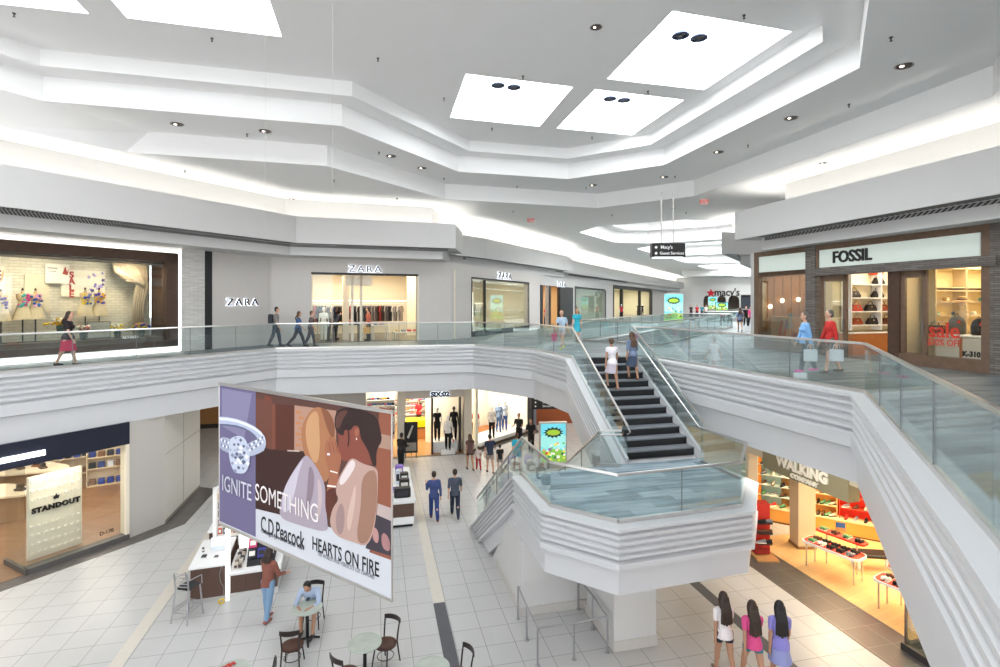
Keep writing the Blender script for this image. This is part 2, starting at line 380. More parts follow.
railing(z3([V2[3],V2[4],V2[0]]), 'glass guard rail on the far left side of the second floor opening', 2.6)
railing(z3([V3[0],V3[1],V3[2],V3[3],V3[0]]), 'distant glass guard rail round the third floor opening', 4)
railing([tuple(p) for p in LD[:4]], 'glass guard rail round the front of the stair landing', 1.6, h=.97)
railing([tuple(p) for p in LD[3:]], 'glass guard rail on the right end of the stair landing', 1.4, h=.97)
railing([tuple(LD[0]), tuple(lE)], 'sloping glass guard rail on the outer side of the lower stair flight', 1.3, inner=.09, h=.97)
railing([tuple(li0+E2*.55-E1*.1), tuple(li0), tuple(liE)], 'sloping glass guard rail on the inner side of the lower stair flight', 1.3, inner=-.09, h=.97)

# ---------------------------------------------------------------- stairs
tread_m = mat('slate_tread', (.20,.215,.235), .4, noise=.25, nscale=9); riser_m = mat('black_riser', (.012,.012,.014), .35)
nose_m = mat('steel_nosing', (.42,.44,.46), .35, .3)
def flight(name, label, a, b_, dd, n, zt, zb):
    """a, b_: the two top corners; dd: plan direction downhill (unit); steps from zt down to zb"""
    r = thing(name, label, 'staircase', (a.x,a.y,0)); rise = (zt-zb)/n; dd = Vector((dd.x,dd.y,0)).normalized()
    wv = Vector((b_.x-a.x,b_.y-a.y,0)); tot = (RUN)/n
    for i in range(n):
        z = zt-rise*(i+1); q = dd*tot*i
        def slab(z0, z1, d0, d1, m, nm):
            c = [q+dd*d0, q+dd*d0+wv, q+dd*d1+wv, q+dd*d1]
            MB().add([(v.x,v.y,zz) for zz in (z0,z1) for v in c], [(0,3,2,1),(4,5,6,7),(0,1,5,4),(1,2,6,5),(2,3,7,6),(3,0,4,7)]).build(nm, m, r)
        slab(max(z-.0,zb+.001), z+rise-.03, -.02, .012, riser_m, 'riser')
        if z > zb+.02: slab(z-.035, z, 0, tot+.03, tread_m, 'tread')
    for off, m in ((Vector((0,0,0)), fascia_mat), (wv, fascia_mat)):
        e = dd*RUN; wn = wv.normalized()*.04
        vs = []
        for k in (-1, 1):
            for p, zt_, zb_ in ((off, zt+.02, zt-.5), (off+e, zb+.16, max(zb-.42,.0) if zb > 1 else .002)):
                vs += [(p.x+wn.x*k,p.y+wn.y*k,zb_),(p.x+wn.x*k,p.y+wn.y*k,zt_)]
        MB().add(vs, [(0,1,3,2),(4,6,7,5),(0,4,5,1),(2,3,7,6),(1,5,7,3),(0,2,6,4)]).build('stringer', m, r)
    # soffit
    e = dd*RUN; th = .55
    vs = [(0,0,zt-.1),(wv.x,wv.y,zt-.1),(e.x+wv.x,e.y+wv.y,zb+.05 if zb>1 else .01),(e.x,e.y,zb+.05 if zb>1 else .01),
          (0,0,zt-th-.6),(wv.x,wv.y,zt-th-.6),(e.x+wv.x,e.y+wv.y,max(zb-th,.003)),(e.x,e.y,max(zb-th,.003))]
    vs[0] = (0,0,zt-.36); vs[1] = (wv.x,wv.y,zt-.36); 
    if zb > 1: vs[2] = (vs[2][0],vs[2][1],zb-.25); vs[3] = (vs[3][0],vs[3][1],zb-.25)
    else: vs[2] = (vs[2][0]-dd.x*.5,vs[2][1]-dd.y*.5,.006); vs[3] = (vs[3][0]-dd.x*.5,vs[3][1]-dd.y*.5,.006)
    MB().add(vs, [(0,1,2,3),(7,6,5,4),(0,4,5,1),(1,5,6,2),(2,6,7,3),(3,7,4,0)]).build('soffit', fascia_mat, r)
    return r
RUN = run
flight('staircase', 'upper stair flight with black risers climbing from the landing to the upper floor', s0, t0, -E1, 11, U, LZ)
RUN = run2
flight('staircase', 'lower stair flight going down behind the landing to the ground floor', LD[0], li0, d2, 18, LZ, 0)

# ---------------------------------------------------------------- landing supports and enclosure
c0 = uv(3.02, 0); 
def pbox(p, wu, wv, z0, z1, name, m, st=True):
    p = Vector((p[0],p[1],0)); c = [p, p+E2*wu, p+E2*wu+E1*wv, p+E1*wv]
    o = MB().prism([(q.x,q.y) for q in c], z0, z1).build(name, m); return struct(o) if st else o
pp = P(614,652,0)
base_st = mat('stone_base', (.55,.53,.50), .4, noise=.06)
pbox(pp, 1.0, 1.5, 0, LZ-1.32, 'wall_landing_pier', white_wall)
pbox(pp-E1*.02-E2*.02, 1.04, 1.54, 0, .22, 'baseboard_pier', base_st)
cc = P(514,617,0)+E2*.17; w1 = 1.7
pa = cc; pb = cc+E2*w1; pc = pb+E1*3.05; pd = cc+E1*3.05
vs = [(pa.x,pa.y,0),(pb.x,pb.y,0),(pc.x,pc.y,0),(pd.x,pd.y,0),(pa.x,pa.y,LZ-1.33),(pb.x,pb.y,LZ-1.33)]
t2 = pa+E1*1.15; t3 = pb+E1*1.15
vs += [(t3.x,t3.y,LZ-1.33),(t2.x,t2.y,LZ-1.33),(pc.x,pc.y,.02),(pd.x,pd.y,.02)]
struct(MB().add(vs, [(0,1,5,4),(1,2,8,6,5),(0,4,7,9,3),(4,5,6,7),(7,6,8,9),(0,3,2,1),(3,9,8,2)]).build('wall_stair_closet', white_wall))
pbox(cc-E1*.03-E2*.03, w1+.06, 2.6, 0, .2, 'baseboard_stair', base_st)

# ---------------------------------------------------------------- ceiling with coffers
H0, H1, H2, H3 = 12.2, 12.9, 13.57, 14.0
def PH(px, py, z): return P(px, py, z)
O1 = [PH(0,126,H0),PH(125,152,H0),PH(327,166,H0),PH(445,199,H0),PH(597,208,H0),PH(694,196,H0),PH(993,96,H0)]
lft = O1[0]-Vector((.525,.851,0))*14; O1 = [(p.x,p.y) for p in O1]
back = [(O1[6][0]-.525*14, O1[6][1]-.851*14), (-2,-9), (lft.x,lft.y)]
O1 += back
# same outline at the ring level, its left side a sloping plane
cr1 = PH(160,134,H1); crL = PH(0,89,H1); crLL = crL-Vector((.525,.851,0))*14
I1 = [PH(0,89,H1),PH(43,101,H1),PH(342,126,H1),PH(458.5,171.6,H1),PH(568,179,H1),PH(664,165,H1),PH(859.5,68,H1),PH(879,0,H1)]
I1 = [(p.x,p.y) for p in I1]; I1[0] = (crLL.x, crLL.y); I1[7] = (I1[6][0]-.525*12, I1[6][1]-.851*12); I1 += [(-1,-7)]
holes = [O1]
# distant coffers along the corridor
cdir = Vector((.525,.851,0)); cper = Vector((.851,-.525,0))
far = []
for k in range(6):
    c = Vector((11.,35.8,0))+cdir*(k*12.5)
    w_, l_ = 4.6, 5.4; ch = 2.0
    pts = [(-w_,-l_+ch),(-w_+ch,-l_),(w_-ch,-l_),(w_,-l_+ch),(w_,l_-ch),(w_-ch,l_),(-w_+ch,l_),(-w_,l_-ch)]
    far.append([tuple((c+cper*a+cdir*b)[:2]) for a, b in pts])
struct(sheet([OUT, O1]+far, H0).build('ceiling', ceil_mat))
def ringwall(poly, z0, z1, name, closed=True):
    b = MB(); n = len(poly)
    for p in poly: b.v += [(p[0],p[1],z0),(p[0],p[1],z1)]
    b.f = [(2*i,2*((i+1)%n),2*((i+1)%n)+1,2*i+1) for i in range(n)]
    return struct(b.build(name, ceil_mat))
o = list(O1)
# outer step: vertical except along the left where it is a sloping plane
b = MB(); n = len(O1)
up1 = list(O1); up1[0] = (crL.x,crL.y); up1[1] = (cr1.x,cr1.y); up1[9] = (crLL.x,crLL.y)
for i in range(n): b.v += [(*O1[i],H0),(*up1[i],H1)]
b.f = [(2*i,2*((i+1)%n),2*((i+1)%n)+1,2*i+1) for i in range(n) if i != 1]
b.v += [(*O1[1],H1)]; b.f += [(2,4,5,2*n),(2,2*n,3)]
struct(b.build('ceiling_step_outer', ceil_mat))
struct(sheet([up1[2:9]+[(up1[9][0]-.1,up1[9][1]), (I1[1][0]-.05,I1[1][1]+.03), up1[1], O1[1]], I1], H1).build('ceiling_ring', ceil_mat))
ringwall(I1, H1, H2, 'ceiling_step_middle')
def shrink(poly, k):
    n = len(poly); out = []
    area = sum(poly[i][0]*poly[(i+1)%n][1]-poly[(i+1)%n][0]*poly[i][1] for i in range(n)); sg = 1 if area < 0 else -1
    for i in range(n):
        a, p, c = Vector(poly[i-1]), Vector(poly[i]), Vector(poly[(i+1)%n])
        d1 = (p-a).normalized(); d2_ = (c-p).normalized(); n1 = Vector((d1.y,-d1.x))*sg; n2 = Vector((d2_.y,-d2_.x))*sg
        m = (n1+n2).normalized(); m = m/max(.4, m.dot(n1)); out.append(tuple(p+m*k))
    return out
I2 = shrink(I1, .72)
struct(sheet([I1, I2], H2).build('ceiling_ledge', ceil_mat))
ringwall(I2, H2, H3, 'ceiling_step_inner')
sky = []
def sq(a, b, c, d): sky.append([tuple(PH(*q, H3)[:2]) for q in (a,b,c,d)])
sq((466,74),(573,87),(539.5,126.6),(450,117.6))
sq((595,89.4),(684,100),(632,135.2),(556.6,128.4))
sq((672.7,11),(792,31.5),(704,90),(607,79))
a = PH(282,37,H3); bq = PH(127,18,H3); sky.append([tuple((q)[:2]) for q in (a, bq, bq-E1*3.6, a-E1*3.6)])
a2 = bq-E2*.75; sky.append([tuple(q[:2]) for q in (a2, a2-E2*3.3, a2-E2*3.3-E1*3.6, a2-E1*3.6)])
for (u_, v_) in ((4.2,6.6),(8.4,6.6),(-4.5,4.2),(0,2.2),(4.3,2.2)):  # further skylights out of view, added to light the hall
    q = uv(u_, v_); sky.append([tuple(z_[:2]) for z_ in (q, q-E2*3.3, q-E2*3.3-E1*3.6, q-E1*3.6)])
struct(sheet([I2]+sky, H3).build('ceiling_top', ceil_mat))
sky_m = emis('daylight_diffuser', (.93,.97,1.0), SKY if 'SKY' in globals() else 7.0)
shaft = mat('skylight_shaft_paint', (.88,.89,.9), .6)
for i, s_ in enumerate(sky):
    ringw = MB(); n = 4
    for p in s_: ringw.v += [(p[0],p[1],H3),(p[0],p[1],H3+.25)]
    ringw.f = [(2*i_,2*((i_+1)%n),2*((i_+1)%n)+1,2*i_+1) for i_ in range(n)]
    struct(ringw.build('trim_%d' % (40+i), shaft))
    struct(MB().prism(s_, H3+.25, H3+.28).build('window_%d' % (i+1), sky_m))
sky_f = emis('corridor_daylight_diffuser', (.95,.98,1.0), FARSKY)
for i, pl in enumerate(far):
    ringwall(pl, H0, H0+.9, 'ceiling_far_step'); q = shrink(pl, .9)
    q2 = shrink(pl, 1.6)
    struct(sheet([pl, q], H0+.9).build('ceiling_far_ledge', ceil_mat)); ringwall(q, H0+.9, H0+1.6, 'ceiling_far_inner')
    cen = Vector((sum(p[0] for p in q)/8, sum(p[1] for p in q)/8, 0)); wins = []
    for sx_ in (-1,1):
        for sy_ in (-1,1):
            c_ = cen+cper*sx_*1.75+cdir*sy_*2.1
            wins.append([tuple((c_+cper*x*1.35+cdir*y*1.7)[:2]) for x,y in ((-1,-1),(1,-1),(1,1),(-1,1))])
    struct(sheet([q]+wins, H0+1.6).build('ceiling_far_top', ceil_mat))
    for w_ in wins: struct(MB().prism(w_, H0+1.7, H0+1.73).build('window_%d' % (20+i), sky_f))
# ---------------------------------------------------------------- upper bulkheads with cove lights
BP = [(-1.3,H0),(-1.3,10.9),(-.12,10.9),(-.12,11.25),(0,11.25),(0,10.1),(-.08,10.1),(-.08,10.14),(-.66,10.14),(-.66,10.1),(-.7,10.1),(-.7,9.62),(-3.2,9.62)]
cove = emis('cove_lamp', (1,.97,.9), COVE if 'COVE' in globals() else 14.)
grille = bpy.data.materials.new('air_grille'); grille.use_nodes = True
nt = grille.node_tree; b_ = nt.nodes['Principled BSDF']; wv_ = nt.nodes.new('ShaderNodeTexWave'); wv_.inputs['Scale'].default_value = 5.; wv_.bands_direction = 'DIAGONAL'
tc_ = nt.nodes.new('ShaderNodeTexCoord'); nt.links.new(tc_.outputs['Object'], wv_.inputs[0]); cr_ = nt.nodes.new('ShaderNodeValToRGB')
cr_.color_ramp.elements[0].color = (.03,.03,.03,1); cr_.color_ramp.elements[1].color = (.35,.34,.33,1); cr_.color_ramp.elements[0].position = .4; cr_.color_ramp.elements[1].position = .6
nt.links.new(wv_.outputs[0], cr_.inputs[0]); nt.links.new(cr_.outputs[0], b_.inputs['Base Color'])
cove2 = emis('corridor_cove_lamp', (1,.97,.9), COVE*2.2)
def z0(pts): return [(p[0],p[1],0) for p in pts]
tn = 60
def bulk(path, vents, lamps=None):
    global tn
    struct(sweep(z0(path), BP).build('trim_%d' % tn, white_wall)); tn += 1
    if vents: struct(sweep(z0(vents), [(-.1,10.13),(-.65,10.13),(-.69,10.09),(-.69,9.99)]).build('trim_%d' % tn, grille)); tn += 1
    o = sweep(z0(lamps or path), [(-.55,10.93),(-.55,11.0),(-.35,11.0),(-.35,10.93)]).build('cove_light_strip', cove2 if path[0][1] > 25 else cove)
    tag(o, 'continuous warm white cove light hidden on top of the %s' % ('left bulkhead' if path[0][0] < 0 else 'right bulkhead, long stretch' if path[-1][1] < 10 else 'left corridor bulkhead' if path[0][1] < 35 else 'right corridor bulkhead'), 'cove light')
bulk([(-19.3,3.2),(-8.8,22.9),(-2.1,25.2),(-2.0,28.3)], [(-18.3,5.),(-8.8,22.9),(-2.3,25.1)])
bulk([(-2.6,28.4),(-.8,30.9),(5.9,43.4)], [(-1.5,29.9),(5.8,43.2)])
bulk([(5.3,44.2),(6.4,46.9),(17.4,67.6),(34,98)], [(6.8,47.6),(16.4,65.6)])
bulk([(52,93),(11.7,28),(15.5,28.9)], [(48,86.),(12.,28.5)])
bulk([(14,22.9),(9.7,21.9),(11.9,12.6),(14.4,2.)], [(9.9,21.0),(11.9,12.6),(14.,3.7)])

# ---------------------------------------------------------------- rooms behind shop fronts
lampn = 0
def room(p0, p1, x0, x1, dep, z, h, wm, fm, cm=None, power=60, col=(1,.86,.66), floor=True, lights=2, yr=.2):
    loc, rz, L = front(p0, p1, z); r = []
    def put(b, n, m): o = b.build(n, m, None, loc, rz); struct(o)
    put(MB().box(x0-.1, x1+.1, dep, dep+.1, 0, h), 'wall_shop_back', wm)
    put(MB().box(x0-.1, x0, .2, dep, 0, h), 'wall_shop_left', wm)
    put(MB().box(x1, x1+.1, yr, dep, 0, h), 'wall_shop_right', wm)
    put(MB().box(x0-.1, x1+.1, .2, dep+.1, h, h+.05) if yr < 1 else MB().box(x0-.1, L, .2, dep+.1, h, h+.05).box(L, x1+.1, yr, dep+.1, h, h+.05), 'ceiling_shop', cm or wm)
    if floor: put(MB().box(x0, x1, .05, dep, .003, .02) if yr < 1 else MB().box(x0, L, .05, dep, .003, .02).box(L, x1, yr, dep, .003, .02), 'floor_shop', fm)
    M = Matrix.Translation(loc) @ Matrix.Rotation(rz,4,'Z')
    for i in range(lights):
        ld = bpy.data.lights.new('shop_lamp','AREA'); ld.shape = 'RECTANGLE'; ld.size = (x1-x0)/lights*.7; ld.size_y = dep*.6; ld.energy = power; ld.color = col
        o = bpy.data.objects.new('shop_lamp', ld); COL.objects.link(o); o.matrix_world = M @ Matrix.Translation((x0+(x1-x0)*(i+.5)/lights, dep*.45, h-.06))
    return loc, rz, M
def pane(p0, p1, x0, x1, z0_, z1_, y=.1, name='window_60'):
    loc, rz, L = front(p0, p1, 0)
    struct(MB().box(x0, x1, y, y+.012, z0_, z1_).build(name, shop_glass, None, loc, rz))
class Fr:
    """frame of a front: turn picture columns/rows into distance along it and height"""
    def __init__(s, p0, p1): s.p0, s.p1 = p0, p1; s.loc, s.rz, s.L = front(p0, p1, 0); s.M = Matrix.Translation(s.loc) @ Matrix.Rotation(s.rz,4,'Z')
    def x(s, px): return on_line(px, s.p0, s.p1)[0]
    def z(s, px, py): return zat(py, on_line(px, s.p0, s.p1)[1])
    def w(s, x, y, z): return s.M @ Vector((x, y, z))
    def put(s, b, n, m, parent=None, st=False):
        o = b.build(n, m, parent, s.loc, s.rz) if parent is None else b.build(n, m, parent)
        return struct(o) if st else o
    def thing(s, n, label, cat, x, y, z, group=None, rz=0.): return thing(n, label, cat, s.w(x,y,z), s.rz+rz, group)
Q = [(-20.4,6.0),(-10.5,24.4),(-2.55,27.6),(3.2,40.),(12.3,60.),(30.,95.)]
F1 = Fr(Q[0],Q[1]); F2 = Fr(Q[1],Q[2]); F3 = Fr(Q[2],Q[3]); F4 = Fr(Q[3],Q[4]); F5 = Fr(Q[4],Q[5])
WT = 9.62
for i_, q_ in enumerate(Q[1:5]):
    n_ = Vector((-.75,.66,0))*.17; struct(MB().cyl((q_[0]+n_.x,q_[1]+n_.y,U),(q_[0]+n_.x,q_[1]+n_.y,WT),.15,n=16).build('trim_%d' % (95+i_), grey_wall))
# --- left clothing window and stone pilaster
xa1 = F1.x(181)
stone_p = grid_floor('stacked_stone', (.42,.40,.37), (.25,.24,.22), .8, .3, .05, var=.25, rot=0)
brick_m = bpy.data.materials.new('ledger_stone'); brick_m.use_nodes = True
def brickm(m, c1, c2, mo, bw, rh, ax='XZ', ms=.006, rough=.8, bump=.4):
    nt = m.node_tree; b = nt.nodes['Principled BSDF']; b.inputs['Roughness'].default_value = rough; L = nt.links
    tc = nt.nodes.new('ShaderNodeTexCoord'); sp = nt.nodes.new('ShaderNodeSeparateXYZ'); cb = nt.nodes.new('ShaderNodeCombineXYZ'); L.new(tc.outputs['Object'], sp.inputs[0])
    ad = nt.nodes.new('ShaderNodeMath'); L.new(sp.outputs[0], ad.inputs[0]); L.new(sp.outputs[1], ad.inputs[1]); L.new(ad.outputs[0], cb.inputs[0]); L.new(sp.outputs[2], cb.inputs[1])
    br = nt.nodes.new('ShaderNodeTexBrick'); br.inputs['Scale'].default_value = 1; br.inputs['Brick Width'].default_value = bw; br.inputs['Row Height'].default_value = rh; br.inputs['Mortar Size'].default_value = ms
    br.inputs['Color1'].default_value = (*c1,1); br.inputs['Color2'].default_value = (*c2,1); br.inputs['Mortar'].default_value = (*mo,1); L.new(cb.outputs[0], br.inputs['Vector'])
    L.new(br.outputs['Color'], b.inputs['Base Color'])
    bp = nt.nodes.new('ShaderNodeBump'); bp.invert = True; bp.inputs['Strength'].default_value = bump; L.new(br.outputs['Fac'], bp.inputs['Height']); L.new(bp.outputs[0], b.inputs['Normal']); return m
brickm(brick_m, (.58,.56,.53), (.72,.70,.67), (.42,.40,.38), .35, .05)
dstone = bpy.data.materials.new('dark_ledger_stone'); dstone.use_nodes = True; brickm(dstone, (.13,.11,.10), (.21,.19,.17), (.06,.055,.05), .4, .06)
wbrick = bpy.data.materials.new('whitewashed_brick'); wbrick.use_nodes = True; brickm(wbrick, (.66,.60,.47), (.76,.70,.56), (.46,.41,.32), .3, .1)
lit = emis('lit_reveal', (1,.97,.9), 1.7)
xs = F1.x(204)
struct(F1.put(MB().box(xa1, xs, -.05, .3, U, WT), 'wall_left_pilaster', brick_m))
F1.put(MB().box(xs, xs+.35, 0, .3, U, WT), 'wall_left_dark_post', black, st=True)
F1.put(MB().box(xs+.35, F1.L, .05, .3, U, WT), 'wall_left_stone', grey_wall, st=True)
F1.put(MB().box(0, xa1, .05, .3, WT-.32, WT), 'wall_left_header', white_wall, st=True)
F1.put(MB().box(0, xa1, .05, .9, U, U+.24), 'wall_left_plinth', white_wall, st=True)
# glowing reveal round the dark frame
fr = F1.thing('display_window', 'long dark-framed boutique display window with a glowing white border, far left of the upper floor', 'shop window', 0, 0, 0)
F1r = fr
zb, zt = U+.24, WT-.32
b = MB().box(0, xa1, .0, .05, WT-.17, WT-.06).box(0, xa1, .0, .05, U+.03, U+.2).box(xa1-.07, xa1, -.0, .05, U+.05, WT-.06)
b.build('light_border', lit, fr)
x0f = F1.x(0)-3
f_ = MB().box(0, xa1-.1, .0, .25, WT-.55, WT-.2).box(xa1-.55, xa1-.1, .0, .3, zb, WT-.2).box(0, xa1-.1, -.0, .35, zb, zb+.22)
f_.build('window_frame', wood_d, fr)
f_ = MB().box(0, xa1-.3, .3, 1.4, WT-.62, WT-.5); f_.box(xa1-.35, xa1-.25, .3, 1.4, zb, WT-.5); f_.build('reveal', wood_d, fr)
MB().box(0, xa1-.5, .12, .13, zb+.22, WT-.55).build('glass_pane', shop_glass, fr)
F1.put(MB().box(0, xa1-.35, 1.5, 1.6, U, WT), 'wall_display_back', wbrick, st=True)
F1.put(MB().box(0, xa1-.35, .15, 1.5, U+.3, U+.62), 'floor_display', wood_m, st=True)
F1.put(MB().box(0, xa1-.35, .2, 1.5, WT-.55, WT-.5), 'ceiling_display', white_wall, st=True)
for k_ in range(4):
    ld = bpy.data.lights.new('display_lamp','AREA'); ld.size = 1.2; ld.size_y = .25; ld.shape = 'RECTANGLE'; ld.energy = 95; ld.color = (1,.88,.68)
    o = bpy.data.objects.new('display_lamp', ld); COL.objects.link(o); o.matrix_world = F1.M @ Matrix.Translation((xa1-1.6-k_*2.6, .5, WT-.6)) @ Matrix.Rotation(R(18),4,'X')

# --- grey stone wall with the bright clothes shop
zo = 8.86
x1a, x1b = F2.x(312.5), F2.x(417)
wall('wall_back', Q[1], Q[2], U, WT, [(x1a,x1b,U,zo)], .3, grey_wall)
room(Q[1], Q[2], x1a-.6, x1b+2.0, 7.5, U, zo-U+.35, cream, hm('4a423c',.2), power=170, lights=2)
x3a, x3b = F3.x(472), F3.x(528.5)
x3c, = (F3.x(541),)
wall('wall_corridor', Q[2], Q[3], U, WT, [(x3a,x3b,U+.05,zo),(F3.x(541),F3.L,U,zo)], .3, grey_wall)
room(Q[2], Q[3], x3a-.3, x3b+.3, 4., U, zo-U+.3, hm('d8cfb4'), hm('b8ae98',.3), power=150, lights=1)
pane(Q[2], Q[3], x3a, x3b, U+.05, zo, .15, 'window_61'); pane(Q[1], Q[2], x1a, x1a+.9, U, zo, .15, 'window_62')
F3.put(MB().box(x3a-.08, x3a, -.03, .1, U, zo+.08).box(x3b, x3b+.08, -.03, .1, U, zo+.08).box(x3a-.08, x3b+.08, -.03, .1, zo, zo+.1).box(x3a, x3b, -.03, .1, U, U+.3).box(x3a+1.8, x3a+1.86, .05, .2, U, zo), 'trim_50', black, st=True)
F2.put(MB().box(x1a-.06, x1b+.06, -.03, .1, zo, zo+.1), 'trim_51', black, st=True)
F2.put(MB().box(x1a-.06, x1a, -.03, .3, U, zo).box(x1b, x1b+.1, -.03, .3, U, zo), 'trim_52', cream, st=True)
# corridor shops
f4a, f4b, f4c, f4d = F4.x(550), F4.x(560), F4.x(573), F4.x(605)
wall('wall_corridor_far', Q[3], Q[4], U, WT, [(.0,f4a-.3,U,zo),(f4a,f4c,U,zo),(f4c+.6,f4d,U+.1,zo)], .3, white_wall)
room(Q[3], Q[4], -1.5, f4c, 5, U, 3.5, hm('d9b98c'), hm('8d7a60'), power=220, lights=1)
room(Q[3], Q[4], f4c+.4, f4d+.2, 4, U, 3.6, hm('b9c4bd'), hm('8d9a90'), power=160, lights=1)
F4.put(MB().box(-.5, 0, -.05, .25, U, zo).box(f4b, f4c, -.03, .25, U, zo).box(f4a-.3,f4a+.1,-.05,.25,U,zo).box(f4c+.5,f4c+.8,-.04,.25,U,zo).box(f4d,f4d+.4,-.04,.25,U,zo).box(f4c+.5,f4d,-.04,.25,zo,zo+.15), 'trim_53', black, st=True)
pane(Q[3], Q[4], f4c+.6, f4d, U+.1, zo, .15, 'window_63')
fa = [F5.x(p) for p in (613,622,640,651,657)]
wall('wall_corridor_end', Q[4], Q[5], U, WT, [(fa[0],fa[3],U,9.3)], .3, grey_wall)
room(Q[4], Q[5], fa[0]-.2, fa[3]+.3, 5, U, 3.9, hm('d8d6bf'), hm('8d8a80'), power=300, lights=2)
F5.put(MB().box(fa[0],fa[0]+.4,-.05,.3,U,9.4).box(fa[1],fa[1]+.4,-.05,.3,U,9.4).box(fa[2],fa[2]+.4,-.05,.3,U,9.4).box(fa[3],fa[3]+.9,-.05,.3,U,9.4).box(fa[0],fa[3],-.05,.3,9.2,9.6), 'trim_54', black, st=True)

# --- right-hand shop
G = [(10.8,22.4),(14.9,7.8)]; FR = Fr(*G)
shop = thing('watch_shop_front', 'brown-framed shop front with frosted lettered sign band above the open doors', 'shop front', FR.loc, FR.rz)
def X(px): return FR.x(px)
gx = {k: X(k) for k in (755,759,807,817,846,888,892,900,926,980,984,992)}
zs0 = FR.z(817,250.7); zs1 = FR.z(817,268.4)
frosted = mat('frosted_sign_glass', (.50,.56,.52), .25, noise=.06, nscale=1.2, emit=(.55,.62,.57), es=.25)
f = MB().box(gx[755],gx[759],-.05,.2,U,WT).box(gx[759],gx[984],-.05,.2,zs0,WT).box(gx[984]-.02,gx[992],-.08,.25,U,WT)
f.box(gx[759],gx[807],-.05,.2,zs1-.18,zs1).box(gx[759],gx[807],-.05,.2,8.62,8.75).box(gx[759],gx[807],-.05,.25,U,U+.35)
f.box(gx[817],gx[817]+.1,-.05,.2,zs1,zs0).box(gx[900],gx[984],-.05,.15,U,U+.35)
f.build('frame', wood_m, shop)
MB().box(gx[759],gx[807],-.02,.1,8.75,zs1-.18).build('white_band', white_wall, shop)
MB().box(gx[817]-.15,gx[992]+.2,-.18,.15,zs1-.28,zs1).build('stone_lintel', dstone, shop)
MB().box(gx[807],gx[817],-.08,.3,U,WT).build('stone_pier', dstone, shop)
MB().box(gx[992],gx[992]+2.6,-.08,.3,U,WT).build('stone_pier', dstone, shop)
MB().box(gx[759],gx[807],0,.05,zs1,zs0).build('sign_panel', frosted, shop)
sg = MB().box(gx[817]+.1,gx[984]-.1,0,.05,zs1,zs0).build('sign_panel', frosted, shop)
lt = X(832), X(873.5)
text('FOSSIL', .56, black, shop, 'lettering', ((lt[0]+lt[1])/2, -.03, (zs0+zs1)/2), .05, .012, sx=1.0*(lt[1]-lt[0])/1.75)
MB().box(gx[759],gx[807],.05,.062,U+.35,8.62).build('display_glass', shop_glass, shop)
MB().box(gx[926],gx[984],.05,.062,U+.35,zs1-.28).build('display_glass', shop_glass, shop)
ztop = zs1-.28
F_in = wood_m
for (a_, b__, nm) in ((X(820),gx[846],'door_leaf'),(gx[900],gx[926],'door_leaf')):
    d = MB().box(a_, a_+.14, .02, .10, U+.01, ztop).box(b__-.14, b__, .02, .10, U+.01, ztop).box(a_,b__,.02,.10,ztop-.22,ztop).box(a_,b__,.02,.10,U+.01,U+.38)
    lf = d.build(nm, wood_m, shop)
    MB().box(a_+.14,b__-.14,.05,.06,U+.38,ztop-.22).build('door_glass', shop_glass, lf)
    MB().tube([(b__-.07,-.06,U+.9),(b__-.07,-.06,U+1.35)], .018).cyl((b__-.07,.02,U+.95),(b__-.07,-.06,U+.95),.012).cyl((b__-.07,.02,U+1.3),(b__-.07,-.06,U+1.3),.012).build('door_handle', dsteel, lf)
MB().box(gx[888],gx[900],-.02,.22,U,ztop).build('door_post', wood_d, shop)
wallc = hm('e8d6ae', .6)
room(G[0], G[1], gx[817]+.02, gx[892]-.05, 5.2, U, 3.4, wallc, hm('5a4436'), power=60, lights=1)
room(G[0], G[1], gx[892]+.1, gx[992], 6.4, U, 3.4, wallc, hm('6a4a36'), power=65, lights=2)
room(G[0], G[1], gx[759], gx[807]-.1, 4.2, U, 3.3, hm('9a6a42',.5), wood_m, power=55, lights=1)
struct(MB().box(0,3.3,0,.3,U,WT).build('wall_right_return', white_wall, None, (10.8,22.4,0), R(13.3)))
struct(MB().box(0,75,0,.3,0,WT).build('wall_right_corridor', white_wall, None, (17.8,30.,0), math.atan2(.851,.525)))
for zz in (0,):
    pass
# --- end of the corridor
endm = hm('eeece8', .7)
EF = Fr((31,101),(62,94)); ex = EF.x
arch = []
def archwall():
    b = MB(); xs_ = [ex(686),ex(706),ex(711),ex(716),ex(724),ex(728),ex(739)]
    a, c = 0, EF.L
    segs = [(ex(703.5),ex(710.5)),(ex(717.5),ex(726)),(ex(728.5),ex(739.5)),(ex(741),ex(757))]
    x = 0
    for (p_, q_) in segs:
        b.box(x, p_, 0, .3, U, H0); n = 10; zc = 8.0; rr = (q_-p_)/2; ah = .9
        if q_ > ex(756): b.box(p_, q_, 0, .3, 9.0, H0); x = q_; continue
        for i in range(n):
            t0_, t1_ = math.pi*i/n, math.pi*(i+1)/n
            xa, xb_ = (p_+q_)/2-rr*math.cos(t0_), (p_+q_)/2-rr*math.cos(t1_)
            za, zb_ = zc+ah*math.sin(t0_), zc+ah*math.sin(t1_)
            b.add([(xa,0,za),(xb_,0,zb_),(xb_,0,H0),(xa,0,H0),(xa,.3,za),(xb_,.3,zb_),(xb_,.3,H0),(xa,.3,H0)], [(0,1,2,3),(7,6,5,4),(0,4,5,1),(3,2,6,7),(0,3,7,4),(1,5,6,2)])
        x = q_
    b.box(x, c, 0, .3, U, H0); return b
EF.put(archwall(), 'wall_end', endm, st=True)
EF.put(MB().box(0, EF.L, 4, 4.2, U, H0), 'wall_end_inner', hm('8a7a6c'), st=True)
sg = EF.thing('store_sign', 'black lettering with a red star on the corridor end wall', 'sign', ex(724), -.1, 0)
zt_ = zat(293, 97)
